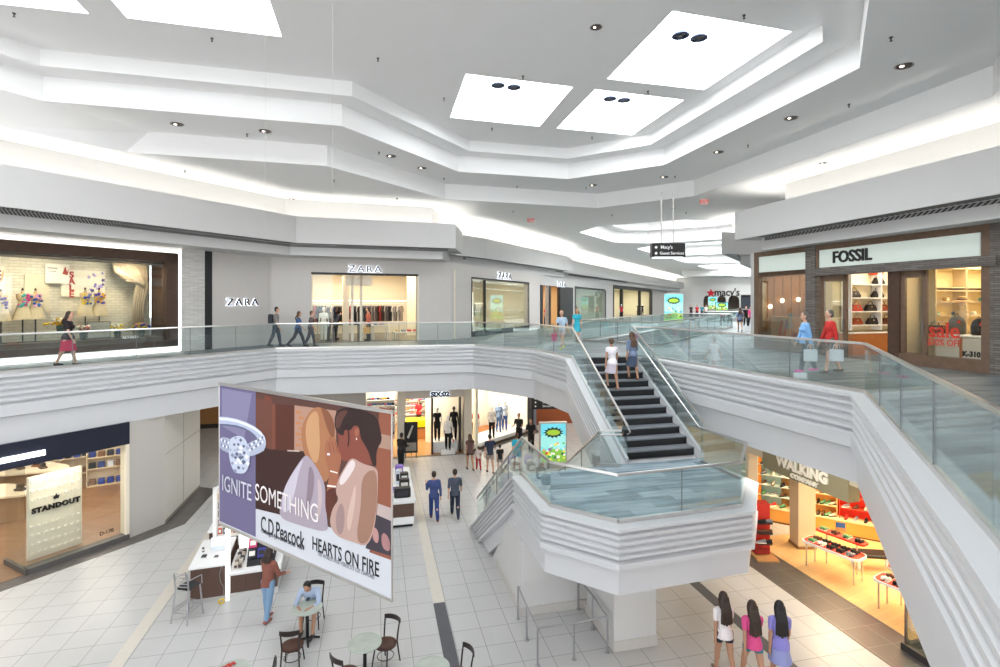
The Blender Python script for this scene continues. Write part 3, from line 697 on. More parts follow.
text("macy's", 1.9, black, sg, 'lettering', ((ex(739)-ex(724))/2-.8, 0, zt_+.1), .1, .03, sx=.88)
st = MB(); pts = []
for i in range(10):
    r_ = .85 if i % 2 == 0 else .36; t = math.pi/2+i*math.pi/5; pts.append((ex(710.8)-ex(724)+r_*math.cos(t), zt_+r_*math.sin(t)))
st.xz(pts, -.05, .05).build('red_star', hm('e0182d', .5), sg)
# hanging ceiling beam near the corridor end
struct(MB().box(-8,8,0,.6,-.9,0).build('ceiling_beam', ceil_mat, None, (33,72,H0), R(-31.7)))
# ---------------------------------------------------------------- people
def remesh(b, name, m, vox=.012, smooth=4, parent=None):
    me = b.mesh('tmp'); o = bpy.data.objects.new('tmp', me); COL.objects.link(o)
    r = o.modifiers.new('r','REMESH'); r.mode = 'VOXEL'; r.voxel_size = vox
    if smooth: q = o.modifiers.new('s','SMOOTH'); q.iterations = smooth; q.factor = .5
    bpy.context.view_layer.update()
    out = bpy.data.meshes.new_from_object(o.evaluated_get(bpy.context.evaluated_depsgraph_get()))
    bpy.data.objects.remove(o); bpy.data.meshes.remove(me); out.materials.clear(); out.materials.append(m); out.name = name
    for p in out.polygons: p.use_smooth = True
    w_ = bpy.data.objects.new(name, out); COL.objects.link(w_)
    if parent: w_.parent = parent
    return w_
SK = {'l': mat('skin_light', (.62,.36,.25), .5, noise=.05), 'm': mat('skin_tan', (.45,.24,.15), .5, noise=.05), 'd': mat('skin_brown', (.20,.10,.06), .5, noise=.05),
      'w': mat('mannequin_white', (.8,.8,.78), .3), 'k': mat('mannequin_black', (.03,.03,.03), .35)}
HAIR = {'black': mat('hair_black', (.012,.010,.010), .45, noise=.3, nscale=40), 'dark': mat('hair_dark_brown', (.035,.020,.013), .45, noise=.3, nscale=40),
        'brown': mat('hair_brown', (.09,.05,.03), .5, noise=.3, nscale=40), 'grey': mat('hair_grey', (.12,.11,.10), .6, noise=.2, nscale=40), 'blond': mat('hair_blond', (.40,.26,.13), .5, noise=.2, nscale=40)}
eye_m = mat('eye_dark', (.02,.015,.012), .2); lip_m = mat('lips', (.35,.10,.09), .5)
WALK = dict(th=(26,-22), kn=(12,20), arm=((-20,8,12),(22,8,18)), lean=3)
STEP = dict(th=(14,-14), kn=(6,10), arm=((-10,7,8),(12,7,14)), lean=2)
STAND = dict(th=(2,-2), kn=(2,2), arm=((0,9,10),(2,9,12)), lean=0)
PHONE = dict(th=(20,-20), kn=(10,18), arm=((18,10,112),(-12,8,12)), lean=3)
HOLD = dict(th=(3,-3), kn=(2,4), arm=((20,8,70),(22,8,66)), lean=4)
CLIMB = dict(th=(48,-6), kn=(62,6), arm=((-18,10,15),(20,10,30)), lean=8)
def human(label, loc, rz, h=1.7, pose=STAND, skin='l', hair='dark', hlen=0., top='8899aa', sleeve=.5, bottom='334455', bkind='pants', shoe='222222', fem=False,
          group=None, vox=.013, name='person', cat='person', face=True, headtilt=0., seat=None, bag=None, tlen=0., patch=None):
    s = h/1.75; root = thing(name, label, cat, loc, R(rz), group)
    D = lambda a: Vector((0, math.sin(R(a)), -math.cos(R(a))))
    th, kn = pose['th'], pose['kn']; spread = pose.get('spread', 0)
    legs = []
    for i, sd in enumerate((-1,1)):
        hip = Vector((sd*.088,0,0)); dt = D(th[i]); dt = Vector((sd*math.sin(R(spread)), dt.y, dt.z)).normalized(); k_ = hip+dt*.42; ds = D(th[i]-kn[i]); an = k_+ds*.41
        pitch = 0 if abs(th[i]-kn[i]) < 25 else .6*(th[i]-kn[i])
        if pose.get('flat'): pitch = 0
        legs.append((hip,k_,an,pitch))
    low = min(l[2].z for l in legs)
    pz = (.075-low) if seat is None else seat/s+.09
    off = Vector((0,0,pz)); legs = [(a+off,b+off,c+off,p) for a,b,c,p in legs]
    ln = pose['lean']; T = lambda t, y=0, x=0: off+Vector((x, math.sin(R(ln))*t+y*math.cos(R(ln)), math.cos(R(ln))*t-y*math.sin(R(ln))))
    shw = .155 if fem else .18; hw = .155 if fem else .14
    mt = Matrix.Rotation(-R(ln),4,'X')
    b = MB()
    def limb(b, a, c, r0, r1, e=0.): b.cap(a*s, c*s, (r0+e)*s, (r1+e)*s)
    def torso(b, e, lo=-.05):
        b.ell(T(.02)*s, ((hw+e)*s,(.105+e)*s,(.13+e)*s), mtx=mt)
        b.ell(T(.17)*s, (((.118 if fem else .14)+e)*s,(.092+e)*s,(.16+e)*s), mtx=mt)
        b.ell(T(.34,.0)*s, ((.145 if fem else .168)*s+e*s,(.105+e)*s,(.17+e)*s), mtx=mt)
        if fem:
            for sd in (-1,1): b.ell(T(.33,.075,sd*.065)*s, (.058+e)*s)
        b.cap(T(.455,0,-shw*.82)*s, T(.455,0,shw*.82)*s, (.055+e)*s)
    torso(b, 0)
    b.cap(T(.45)*s, T(.57,.01)*s, .055*s, .05*s)
    ht = R(headtilt+ln*.4); hc = T(.695,.02)+Vector((0, math.sin(ht)*.06, -abs(math.sin(ht))*.02)); mh = Matrix.Rotation(-ht,4,'X')
    def Hd(x,y,z): return (hc+(mh @ Vector((x,y,z))))*s
    b.ell(Hd(0,0,.015), (.076*s,.094*s,.105*s), mtx=mh); b.ell(Hd(0,.03,-.055), (.052*s,.056*s,.058*s), mtx=mh)
    if face: b.cap(Hd(0,.088,.015), Hd(0,.108,-.018), .009*s, .014*s, 6)
    for sd in (-1,1): b.ell(Hd(sd*.078,-.005,0), (.012*s,.022*s,.03*s), mtx=mh)
    for i, (hip,k_,an,pt) in enumerate(legs):
        limb(b, hip+Vector((0,0,.0)), k_, .088, .057); limb(b, k_, an, .055, .037); b.ell((k_+(an-k_)*.28+Vector((0,-.015,0)))*s, (.05*s,.055*s,.1*s))
        fd = Vector((0, math.cos(R(pt)), math.sin(R(pt)))); fdn = Vector((0, math.sin(R(pt)), -math.cos(R(pt))))
        limb(b, an+fdn*.02-fd*.03, an+fd*.15+fdn*.045, .036, .026)
    arms = []
    for i, sd in enumerate((-1,1)):
        sh, ab, el = pose['arm'][i][:3]; inn = pose['arm'][i][3] if len(pose['arm'][i]) > 3 else 0
        S0 = T(.452,0,sd*shw); u_ = Vector((sd*math.sin(R(ab)), math.sin(R(sh))*math.cos(R(ab)), -math.cos(R(sh))*math.cos(R(ab))))
        eb = S0+u_*.285; a2_ = sh+el; f_ = Vector((-sd*math.sin(R(inn))+sd*math.sin(R(ab))*.4, math.sin(R(a2_))*math.cos(R(inn)), -math.cos(R(a2_))*math.cos(R(inn)))).normalized()
        wr = eb+f_*.245; arms.append((S0,eb,wr,f_,sd))
        limb(b, S0, eb, .05 if not fem else .042, .037); limb(b, eb, wr, .038, .026)
        side = Vector((-sd,0,0)); nrm = f_.cross(side).normalized(); 
        if nrm.y < 0 and abs(a2_) < 60: nrm = -nrm
        palm = wr+f_*.05; b.cap((wr+f_*.01)*s, (wr+f_*.075)*s, .026*s, .031*s)
        cu_ = side*.35
        for q, (dl, ll) in enumerate(((-.027,.062),(-.009,.075),(.009,.078),(.027,.068))):
            p0_ = wr+f_*.085+nrm*dl; p1_ = p0_+(f_+cu_*.4).normalized()*ll*.55; p2_ = p1_+(f_+cu_*1.5).normalized()*ll*.45
            b.tube([p0_*s,p1_*s,p2_*s], [.0105*s,.0098*s,.008*s], 6)
        p0_ = wr+f_*.03+nrm*.025; p1_ = p0_+(nrm*.8+f_*.7+side*.2).normalized()*.04; b.tube([p0_*s,p1_*s,(p1_+(f_+nrm*.2)*.03)*s], [.0125*s,.011*s,.009*s], 6)
    body = remesh(b, 'body', SK[skin], vox, 3, root)
    if face:
        for sd in (-1,1): MB().ell(Hd(sd*.031,.088,.022), (.013*s,.008*s,.007*s), 8, 6).build('eye', eye_m, root, smooth=True)
        MB().ell(Hd(0,.087,-.045), (.022*s,.006*s,.006*s), 8, 6).build('mouth', lip_m, root, smooth=True)
    if hair:
        hb = MB(); hb.ell(Hd(0,-.022,.035), (.087*s,.094*s,.098*s), mtx=mh); hb.ell(Hd(0,-.045,-.01), (.08*s,.07*s,.085*s), mtx=mh)
        if hlen > 0:
            n = 5
            for x_ in (-.055,-.028,0,.028,.055):
                pts = [Hd(x_*1.1,-.06,.03), Hd(x_*1.25,-.085,-.08)]; L_ = hlen*(1-abs(x_)*2.2)
                for j in range(1,n): pts.append((T(.56-L_*j/n,-.125-.0*j,x_*(1.35+.15*j)))*s)
                hb.tube(pts, [.035*s]*2+[.036*s*(1-.11*j) for j in range(1,n)], 8)
            for sd in (-1,1): hb.tube([Hd(sd*.06,0,.05),Hd(sd*.083,-.02,-.03),T(.5,-.04,sd*.085)*s], [.03*s,.026*s,.02*s], 8)
        remesh(hb, 'hair', HAIR[hair], vox, 2, root)
    if top:
        c = MB(); torso(c, .016)
        c.tube([T(.12)*s,T(.02)*s,T(-.07-tlen)*s], [(.12 if fem else .14)*s,(hw+.012)*s,(hw+.022)*s], 18)
        c.ell(T(.0)*s, ((hw+.03)*s,.128*s,.12*s), mtx=mt)
        for (S0,eb,wr,f_,sd) in arms:
            if sleeve > 0: c.cap(S0*s, (S0+(eb-S0)*min(1,sleeve*1.0))*s, .062*s, .052*s)
            if sleeve > 1: c.cap(eb*s, (eb+(wr-eb)*min(.92,(sleeve-1)))*s, .052*s, .040*s)
        remesh(c, 'shirt' if bkind != 'dress' else 'bodice', hm(top,.8), vox, 3, root)
    if bottom:
        c = MB(); c.ell(T(-.045)*s, ((hw+.014)*s,(.112)*s,(.10)*s), mtx=mt)
        fr_ = {'pants':1.95,'shorts':.55,'short':.28,'skirt':0,'dress':0,'capri':1.5,'none':0}[bkind]
        if bkind in ('skirt','dress'):
            dz = .42 if bkind == 'dress' else .34
            mid = (legs[0][1]+legs[1][1])/2; tp = T(.06)
            dirv = (mid-tp).normalized(); m_ = tp+dirv*.2; e_ = tp+dirv*(dz+.05)
            c.tube([tp*s,(tp+dirv*.1)*s,m_*s,e_*s], [.12*s,.155*s,.175*s,.22*s], 18)
        else:
            for (hip,k_,an,pt) in legs:
                c.cap(hip*s, (hip+(k_-hip)*min(1,fr_))*s, .10*s, (.074 if fr_ > 1 else .095)*s)
                if fr_ > 1: c.cap(k_*s, (k_+(an-k_)*(fr_-1))*s, .082*s, .056*s)
        remesh(c, {'skirt':'skirt','dress':'skirt','pants':'trousers','capri':'trousers','shorts':'shorts','short':'shorts'}[bkind], hm(bottom,.85), vox, 3, root)
    if shoe:
        for (hip,k_,an,pt) in legs:
            fd = Vector((0, math.cos(R(pt)), math.sin(R(pt)))); fdn = Vector((0, math.sin(R(pt)), -math.cos(R(pt))))
            c = MB(); c.cap((an+fdn*.025-fd*.035)*s, (an+fd*.16+fdn*.045)*s, .044*s, .032*s); c.cap((an+fdn*.045-fd*.04)*s,(an+fd*.17+fdn*.05)*s,.03*s,.028*s)
            remesh(c, 'shoe', hm(shoe,.5), vox, 1, root)
    if bag:
        kind, colr = bag
        if kind == 'back': bg = MB().rbox(-.15*s,.15*s,-.30*s,-.12*s,(pz+.08)*s,(pz+.50)*s,.05*s); nm = 'backpack'; q = bg.build(nm, hm(colr,.7), None); q.parent = root
        else:
            wr = arms[1 if kind == 'handr' else 0][2]; q = wr*s; z_ = q.z-.12*s
            MB().rbox(q.x-.06,q.x+.06,q.y-.16,q.y+.16,z_-.36,z_-.04,.02).tube([(q.x,q.y-.09,z_-.06),(q.x,q.y-.06,z_+.1),(q.x,q.y+.06,z_+.1),(q.x,q.y+.09,z_-.06)],.008,6).build('carried_bag', hm(colr,.5), root)
    if patch:
        pass
    root['_w'] = 0; del root['_w']
    return root, arms, s, T
def foot(px, py, z=0): return P(px, py, z)
def man(label, px, py, z, rz, **k): return human(label, P(px,py,z), rz, **k)
# rz: 0 walks away from the camera, 90 to the left, -90 to the right, 180 towards it
man('person in a magenta skirt and dark top passing the long display window', 68, 366, U, -70, h=1.7, pose=STEP, hair='dark', hlen=.2, top='2a2226', sleeve=.6, bottom='c41f4e', bkind='dress', fem=True, shoe='1a1a1a')
man('person in a grey shirt with a dark square backpack walking by the grey stone wall', 276, 346.5, U, -80, h=1.78, pose=STEP, hair='black', top='8d8a86', sleeve=.9, bottom='3c4652', shoe='333333', bag=('back','3a3f45'))
man('person in blue shirt and dark trousers just left of the bright shop opening', 298, 347, U, -75, h=1.62, pose=WALK, hair='brown', hlen=.2, top='3d5f8f', sleeve=.5, bottom='3a3a44', fem=True)
man('person in dark grey top behind the one in blue by the shop opening', 311, 346.5, U, -75, h=1.6, pose=STEP, hair='brown', top='6a5f60', sleeve=.9, bottom='4d4650')
man('person in pale blue top and shorts near the stair top with a pink bag', 562, 349, U, 150, h=1.68, pose=WALK, hair='blond', top='a9bfd2', sleeve=.6, bottom='c9b8c0', bkind='shorts', shoe='d8e84a', bag=('handr','e8308a'))
man('person in turquoise top and skirt walking right beside the stair top', 577, 343, U, 160, h=1.7, pose=STEP, hair='blond', hlen=.1, top='38b6cc', sleeve=.5, bottom='45b9cf', bkind='skirt', fem=True)
# on the upper flight
def on_stairs(k, i): 
    tot = run/11; rise = (U-LZ)/11
    p = s0+(t0-s0)*k-E1*tot*(i+.5); return Vector((p.x,p.y,U-rise*(i+1)))
human('person in white sleeveless top climbing the stairs', on_stairs(.38,3.0), 13, 1.72, dict(th=(38,-12),kn=(50,8),arm=((-15,14,15),(12,14,20)),lean=6), 'm', 'brown', 0, 'e4dfe6', .3, 'd2c9d6', 'skirt', 'b08a78', True)
human('long-haired person in blue-grey dress climbing the stairs at the right', on_stairs(.78,2.0), 13, 1.66, dict(th=(30,-10),kn=(42,8),arm=((-10,10,15),(15,12,40)),lean=6), 'm', 'brown', .42, '6d7c96', 1., '49556b', 'dress', '7a5a48', True)
# by the right-hand shop
man('person in light blue cardigan and jeans carrying a white bag by the shop pier', 806, 372, U, 80, h=1.7, pose=STEP, hair='grey', top='7fb0e2', sleeve=1.9, bottom='2e3440', shoe='e83fa0', bag=('handl','d9dde0'), fem=True)
man('person in a red jacket and shorts walking past the shop doorway', 831, 373, U, 80, h=1.76, pose=STEP, hair='grey', top='c8322c', sleeve=1.8, bottom='6d625a', bkind='shorts', shoe='4a3c30', bag=('handl','c9ced2'))
man('distant long-haired person in blue-grey walking away down the corridor', 740, 332, U, -20, h=1.7, pose=WALK, hair='brown', hlen=.3, top='6f7f99', sleeve=1., bottom='4a5468', bkind='short', fem=True)
man('distant person in black top and trousers walking with one in pink', 746, 326, U, 170, h=1.68, pose=STEP, hair='brown', top='1c1c20', sleeve=.6, bottom='1a1a1e')
man('distant person in a pink top and black trousers', 750.5, 326.5, U, 170, h=1.64, pose=STEP, hair='blond', top='ee4f94', sleeve=.7, bottom='1c1c20', fem=True)
# ground floor walkers
man('person in blue shirt and jeans holding a phone to the ear on the white floor', 434, 520, 0, 12, h=1.74, pose=PHONE, hair='dark', top='3e4c7c', sleeve=1.8, bottom='2c3f78', shoe='5a2c22')
man('person in dark grey shirt and jeans walking right of the one in blue shirt', 455, 517, 0, 8, h=1.76, pose=WALK, hair='dark', top='49505f', sleeve=.9, bottom='222a3e', shoe='20202a')
man('person in brown top and black shorts near the mannequin display', 470, 470, 0, 20, h=1.66, pose=STEP, skin='m', hair='brown', hlen=.15, top='6b4f4c', sleeve=.3, bottom='1e1c20', bkind='short', fem=True)
man('child in red trousers between the brown-topped and navy-topped walkers', 478.5, 470, 0, 20, h=1.1, pose=STEP, skin='l', hair='brown', top='d8c8c0', sleeve=.5, bottom='b8323e', vox=.011)
man('person in navy shirt and khaki shorts reaching towards a child', 490, 473, 0, 15, h=1.76, pose=dict(th=(14,-14),kn=(6,10),arm=((-10,8,10),(35,25,15)),lean=3), hair='black', top='2c3448', sleeve=.6, bottom='a5988c', bkind='shorts')
man('child in black shirt beside the one in khaki shorts', 500, 472, 0, 15, h=1.25, pose=STEP, hair='black', top='1c1a1e', sleeve=.6, bottom='8f8a88', bkind='shorts', vox=.011)
man('person in black t-shirt standing by the mannequin window end', 519, 446, 0, 160, h=1.76, pose=HOLD, skin='m', hair='dark', top='1d1a1d', sleeve=.6, bottom='1a1a22')
man('person in black leaning beside the game poster stand', 531, 452, 0, 165, h=1.72, pose=HOLD, skin='m', hair='black', top='19181b', sleeve=.7, bottom='2b2523')
man('person in turquoise shirt seen through the stair glass', 517, 470, 0, 10, h=1.7, pose=STEP, hair='brown', top='2fb4d0', sleeve=.7, bottom='3aa7c4', bkind='shorts')
man('person in dark clothes standing at the black easel sign', 401, 470, 0, -20, h=1.7, pose=HOLD, skin='d', hair='black', top='231d1c', sleeve=1.6, bottom='1c1a1c')
man('person in a red shirt at the yellow counter inside the shoe shop', 419, 427, 0, 170, h=1.66, pose=HOLD, skin='l', hair='dark', hlen=.15, top='b8242c', sleeve=.7, bottom='33292c', fem=True)
man('person in brown hooded top and light jeans walking past the phone kiosk', 268, 620, 0, -20, h=1.74, pose=dict(th=(6,-8),kn=(4,6),arm=((28,10,50),(15,10,60)),lean=3), hair='dark', hlen=.1, top='8a5548', sleeve=1.8, bottom='7d9dbd', shoe='9c5a4e', vox=.011)
man('person in a green top and dark shorts inside the walking shoe shop', 888, 556, 0, -60, h=1.72, pose=WALK, skin='m', hair='brown', top='2f7f64', sleeve=.4, bottom='1f6a50', bkind='short', shoe='6a5040', fem=True)
# three girls
for lab, px_, hx, hl, tp_, bt_, sk_, hr_, bk_ in (
    ('left girl of three, white t-shirt, denim shorts and long dark hair', 724, 0, .46, 'e6dfe0', '28303c', 'm', 'dark', 'short'),
    ('middle girl of three, pink patterned top and teal shorts', 753, 0, .5, 'd8508a', '3f7d8c', 'm', 'dark', 'short'),
    ('right girl of three, lilac t-shirt and long black hair', 780, 0, .5, '8a86cf', '8f96c8', 'm', 'black', 'skirt')):
    hy = {724:591, 753:598, 780:600}[px_]; Yh = F*(CZ-1.72)/(hy-HY)
    human(lab, (((px_-500)/F)*Yh, Yh, 0), {724:4,753:0,780:-8}[px_], 1.74, STEP if px_ != 753 else WALK, sk_, hr_, hl, tp_, .55, bt_, bk_, '8a7460', True, vox=.0105)
# seated man
seat_pose = dict(th=(78,80), kn=(72,88), spread=14, arm=((48,20,48,38),(48,20,48,38)), lean=24, flat=True)
# ---------------------------------------------------------------- small fittings
lamp_trim = mat('chrome_trim', (.35,.3,.28), .25, .9); lamp_dark = mat('lamp_dark_bowl', (.05,.035,.03), .5)
def downlight(px, py, z, lab, r=.13):
    p = P(px, py, z); t = thing('recessed_downlight', lab, 'downlight', p, 0, 'recessed ceiling downlights')
    MB().lathe([(r,0),(r+.03,-.012),(r+.03,0),(r,.001)], 20).build('trim_ring', lamp_trim, t)
    MB().lathe([(r-.005,-.004),(r*.6,-.001),(r*.25,-.006),(.001,-.008)], 16).build('bulb_bowl', lamp_dark, t)
    MB().ell((-r*.3,0,-.01), (r*.28,r*.28,.02), 10, 6).build('bulb', emis('bulb_glow', (1,.85,.7), 3), t)
for px_, py_, lab in ((177,124,'second large recessed downlight from the left edge, on the ceiling ring'),(265,131,'recessed downlight on the ceiling ring above the grey stone wall'),(391,156,'recessed downlight on the ring left of the front skylight'),(422,168,'recessed downlight just right and below the one left of the skylight'),
    (593,185,'recessed downlight on the ring straight above the stair top'),(664,177,'recessed downlight on the ring nearest the hanging sign'),(718,152,'recessed downlight third along the right ring'),(791,118,'recessed downlight fourth along the right ring'),(904,66,'largest recessed downlight, on the right ring')):
    downlight(px_, py_, H1-.003, lab, .16)
for px_, py_, lab in ((292,199.,'small downlight cluster over the left cove'),(823,163,'small recessed downlight over the right cove')):
    downlight(px_, py_, H0-.003, lab, .09)
downlight(596,27,H3-.003,'recessed downlight alone on the upper ceiling beside the large skylight',.11)
sp_m = mat('sprinkler_metal', (.12,.11,.11), .4, .6)
def sprinkler(px, py, z, i, where):
    t = thing('fire_sprinkler', 'small dark fire sprinkler hanging from the %s' % where, 'sprinkler', P(px,py,z), 0, 'fire sprinklers on the %s' % where)
    MB().lathe([(.035,0),(.035,-.02),(.015,-.03),(.015,-.075),(.028,-.08),(.028,-.088),(.004,-.09)], 10).build('sprinkler_head', sp_m, t)
for i, (px_, py_) in enumerate(((14,13),(212,38),(378,58),(444,98),(523,76),(492,128),(592,137),(648,91),(744,15))): sprinkler(px_, py_, H3, i, 'skylight ceiling')
for i, (px_, py_) in enumerate(((110,124),(247,134),(379,152),(444,178),(517,186),(586,187.5),(675,176),(748,145),(849,104),(891,37))): sprinkler(px_, py_, H1, i, 'ceiling ring')
for i, (px_, py_) in enumerate(((185,170.5),(334,180),(397,198),(513,211),(612,214.5),(686,212))): sprinkler(px_, py_, H0, i, 'outer ceiling')
# skylight spot lamps (pairs of round lamps in each skylight)
spot_m = mat('spot_ring', (.10,.13,.22), .3, .5); spot_i = mat('spot_inner', (.25,.22,.2), .3, .8)
for (px_, py_, lab) in ((498,84.5,'left round spot lamp in the skylight left of centre'),(514,86.5,'right round spot lamp in the skylight left of centre'),(610,98,'left round spot lamp in the smallest skylight'),(624,99.5,'right round spot lamp in the smallest skylight'),(680.5,34.5,'left round spot lamp in the large skylight'),(699,37,'right round spot lamp in the large skylight')):
    t = thing('spot_lamp', lab, 'spot lamp', P(px_,py_,H3+.1), 0, 'round spot lamps in the skylights')
    MB().lathe([(.20,.0),(.215,-.04),(.17,-.05),(.16,-.0)], 20).build('lamp_ring', spot_m, t)
    MB().lathe([(.15,-.01),(.12,-.03),(.06,-.02),(.02,-.05),(.001,-.05)], 16).build('reflector', spot_i, t)
    MB().box(-.17,.17,-.012,.012,-.045,-.03).box(-.012,.012,-.17,.17,-.045,-.03).cyl((0,0,0),(0,0,.14),.02).build('lamp_bracket', spot_m, t)
# exit signs
ex_m = hm('e8492f', .5); 
for (px_, py_, z_, lab) in ((531,220.5,H0-.28,'red EXIT sign hanging over the left side of the upper walkway'),(704,202,H0-.28,'red EXIT sign hanging left of the right bulkhead')):
    t = thing('exit_sign', lab, 'exit sign', P(px_,py_,z_), 0, 'exit signs')
    MB().rbox(-.18,.18,-.03,.03,-.12,.12,.01).build('sign_case', whitep, t); text('EXIT', .20, ex_m, t, 'lettering', (0,-.035,0), .01, .008)
    MB().box(-.17,.17,-.034,-.03,-.11,-.095).box(-.17,.17,-.034,-.03,.095,.11).build('red_border', ex_m, t); MB().cyl((0,0,.12),(0,0,.28),.008).build('hanger', steel, t)
# hanging directory sign
hp_ = P(667.5, 250, 8.6+.0); Yh = 22.5; sc = Yh/F
loc = Vector(((667.5-500)/F*Yh, Yh, CZ+(HY-251)*sc))
t = thing('hanging_directory_sign', 'black hanging direction sign on two rods over the stair top with two white lines', 'sign', loc)
wS = 16.5*sc; hS = 7.3*sc
MB().prism([(-wS,-.16),(-wS+.12,-.26),(wS-.12,-.26),(wS,-.16),(wS,.16),(wS-.12,.26),(-wS+.12,.26),(-wS,.16)], -hS*.85, hS).build('sign_box', hm('1d1b1c',.4), t)
MB().prism([(-wS+.1,-.2),(wS-.1,-.2),(wS-.1,.2),(-wS+.1,.2)], -hS*1.0, -hS*.85).build('diffuser', emis('sign_diffuser', (.9,.95,1), 1.0), t)
text("Macy's", .19, whitep, t, 'lettering', (-.12,-.265,.13), .008, .003); text('Guest Services', .17, whitep, t, 'lettering', (.1,-.265,-.12), .008, .003)
for zz_ in (.13,-.12): MB().cbox((-.56,-.264,zz_), (.10,.006,.10), ry=R(45)).build('arrow_mark', whitep, t)
for x_ in (-6.2*sc, 5.8*sc): MB().cyl((x_,0,hS),(x_,0,H0-loc.z),.03).build('rod', steel, t)
MB().box(4.1*sc,7.5*sc,-.015,.015,(HY-209)*sc-(HY-251)*sc,(HY-208)*sc-(HY-251)*sc).build('rod_clamp', dsteel, t)

# ---------------------------------------------------------------- banner
hb = 3.2; YL, YR = 3.81*hb, 2.82*hb
bl = Vector(((219.5-500)/F*YL, YL, 0)); br_ = Vector(((392-500)/F*YR, YR, 0))
BW = (br_-bl).length; zt_ = CZ-.58*hb; brz = math.atan2(br_.y-bl.y, br_.x-bl.x)
ban = thing('hanging_banner', 'large hanging jewellery banner with a diamond ring and an embracing couple', 'banner', (bl.x, bl.y, zt_), brz)
def bx(u): return u*BW
def bz(v): return -v*hb
MB().box(0,BW,-.004,.004,-hb,0).build('banner_sheet', hm('cfd2da',.6), ban)
MB().box(-.01,BW+.01,-.025,.025,-.03,.03).build('top_rail', steel, ban); MB().box(-.01,BW+.01,-.025,.025,-hb-.03,-hb+.02).build('bottom_rail', steel, ban)
MB().cyl((0,0,-hb),(0,0,0),.018).build('side_pole', steel, ban); MB().cyl((BW,0,-hb),(BW,0,0),.018).build('side_pole', steel, ban)
layer = [0]
def art(poly, colr, name='printed_panel', lift=None, sm=True):
    layer[0] += 1; y = -.006-.0003*layer[0]
    pts = [(bx(a), bz(b)) for a, b in poly]
    if sm and len(pts) > 4:                      # round the outline (Chaikin)
        for _ in range(2):
            q = []
            for i in range(len(pts)):
                a, b = pts[i], pts[(i+1)%len(pts)]; q += [(.75*a[0]+.25*b[0], .75*a[1]+.25*b[1]), (.25*a[0]+.75*b[0], .25*a[1]+.75*b[1])]
            pts = q
    tr = geometry.tessellate_polygon([[Vector((a,b,0)) for a,b in pts]])
    m = MB(); m.v = [(a,y,b) for a,b in pts]; m.f = [tuple(t) for t in tr]
    return m.build(name, hm(colr,.65), ban)
# coordinates measured on the picture: columns are foreshortened, so convert them to banner fractions
def U_(px):
    k = (px-500)/F; return on_line(px, (bl.x,bl.y), (br_.x,br_.y))[0]/BW
def A(pts):                                      # picture points to banner fractions
    out = []
    for px, py in pts:
        t_, Y_ = on_line(px, (bl.x,bl.y), (br_.x,br_.y)); out.append((t_/BW, (zt_-zat(py,Y_))/hb))
    return out
def c3(x, y): return (200+x*200/606, 380+y*220/667)   # points read from an enlarged crop
def AR(pts, colr, name='printed_panel', sm=True): return art(A([c3(*p) for p in pts]), colr, name, None, sm)
uA = U_(256)
art([(0,.012),(uA,.012),(uA,.985),(0,.985)], '6e688c', 'printed_panel', sm=False)
art([(.02,.03),(uA*.9,.03),(uA*.7,.35),(.02,.3)], '8783a4', 'printed_panel')
art([(uA,.012),(.995,.012),(.995,.735),(uA,.735)], '5a3a33', 'printed_picture', sm=False)
def c1(x, y): return (215+x*90/667, 385+y*90/667)
def c2(x, y): return (290+x*105/667, 395+y*105/667)
def AP(pts, colr, name='printed_panel', sm=True, cv=None): return art(A([cv(*p) for p in pts] if cv else pts), colr, name, None, sm)
AP([(305,95),(425,120),(425,480),(400,470),(305,400)], '6b4033', 'printed_box', False, c1)
AP([(425,140),(590,150),(585,485),(425,475)], '552a20', 'printed_box', False, c1); AP([(425,140),(450,142),(450,476),(425,475)], '7a4534', 'printed_box', False, c1)
AP([(592,150),(900,190),(900,500),(590,485)], 'b08a78', 'printed_wall', False, c1); AP([(370,80),(420,90),(420,120),(370,112)], '7a3c2c', 'printed_box', False, c1)
for i in range(7): AP([(600+(i%2)*22,190+i*40),(640+(i%2)*22,196+i*40),(640+(i%2)*22,214+i*40),(600+(i%2)*22,208+i*40)], 'bd8052', 'printed_wall', False, c1)
AP([(304,425),(400,475),(630,490),(667,500),(667,1005),(304,915)], '371c18', 'printed_shadow', False, c1)
AP([(540,480),(630,485),(630,494),(540,490)], 'c9b8ae', 'printed_wall', False, c1)
AP([(380,407),(392,409),(392,560),(370,552)], '8e543f', 'printed_wall', False); AP([(378,433),(392,436),(392,450),(378,447)], 'a88878', 'printed_wall', False)
AP([(378,503),(392,508),(392,524),(377,516)], 'b9a8a4', 'printed_wall', False); AP([(376,514),(392,521),(392,556),(366,548)], '3d3640', 'printed_shadow', False)
AP([(75,240),(80,190),(110,130),(150,80),(200,75),(240,110),(275,170),(285,250),(300,300),(310,350),(330,400),(260,500),(225,570),(150,480),(100,390),(80,320)], 'a87350', 'printed_face', True, c2)
AP([(100,240),(110,160),(150,100),(185,110),(190,220),(195,330),(180,430),(150,430),(115,340)], 'c4966e', 'printed_face', True, c2)
AP([(195,75),(245,95),(285,165),(290,270),(262,265),(235,200),(215,130)], '85543c', 'printed_hair', True, c2)
AP([(300,215),(330,200),(380,190),(440,185),(455,260),(490,340),(535,410),(520,450),(420,445),(390,405),(340,430),(305,350),(315,290)], '84473a', 'printed_face', True, c2)
AP([(285,190),(290,120),(325,82),(400,80),(500,105),(560,145),(578,220),(590,290),(560,335),(550,390),(555,455),(525,440),(505,360),(475,310),(450,270),(445,200),(410,190),(385,230),(350,215),(345,260),(320,250),(300,235)], '2e1b1a', 'printed_hair', True, c2)
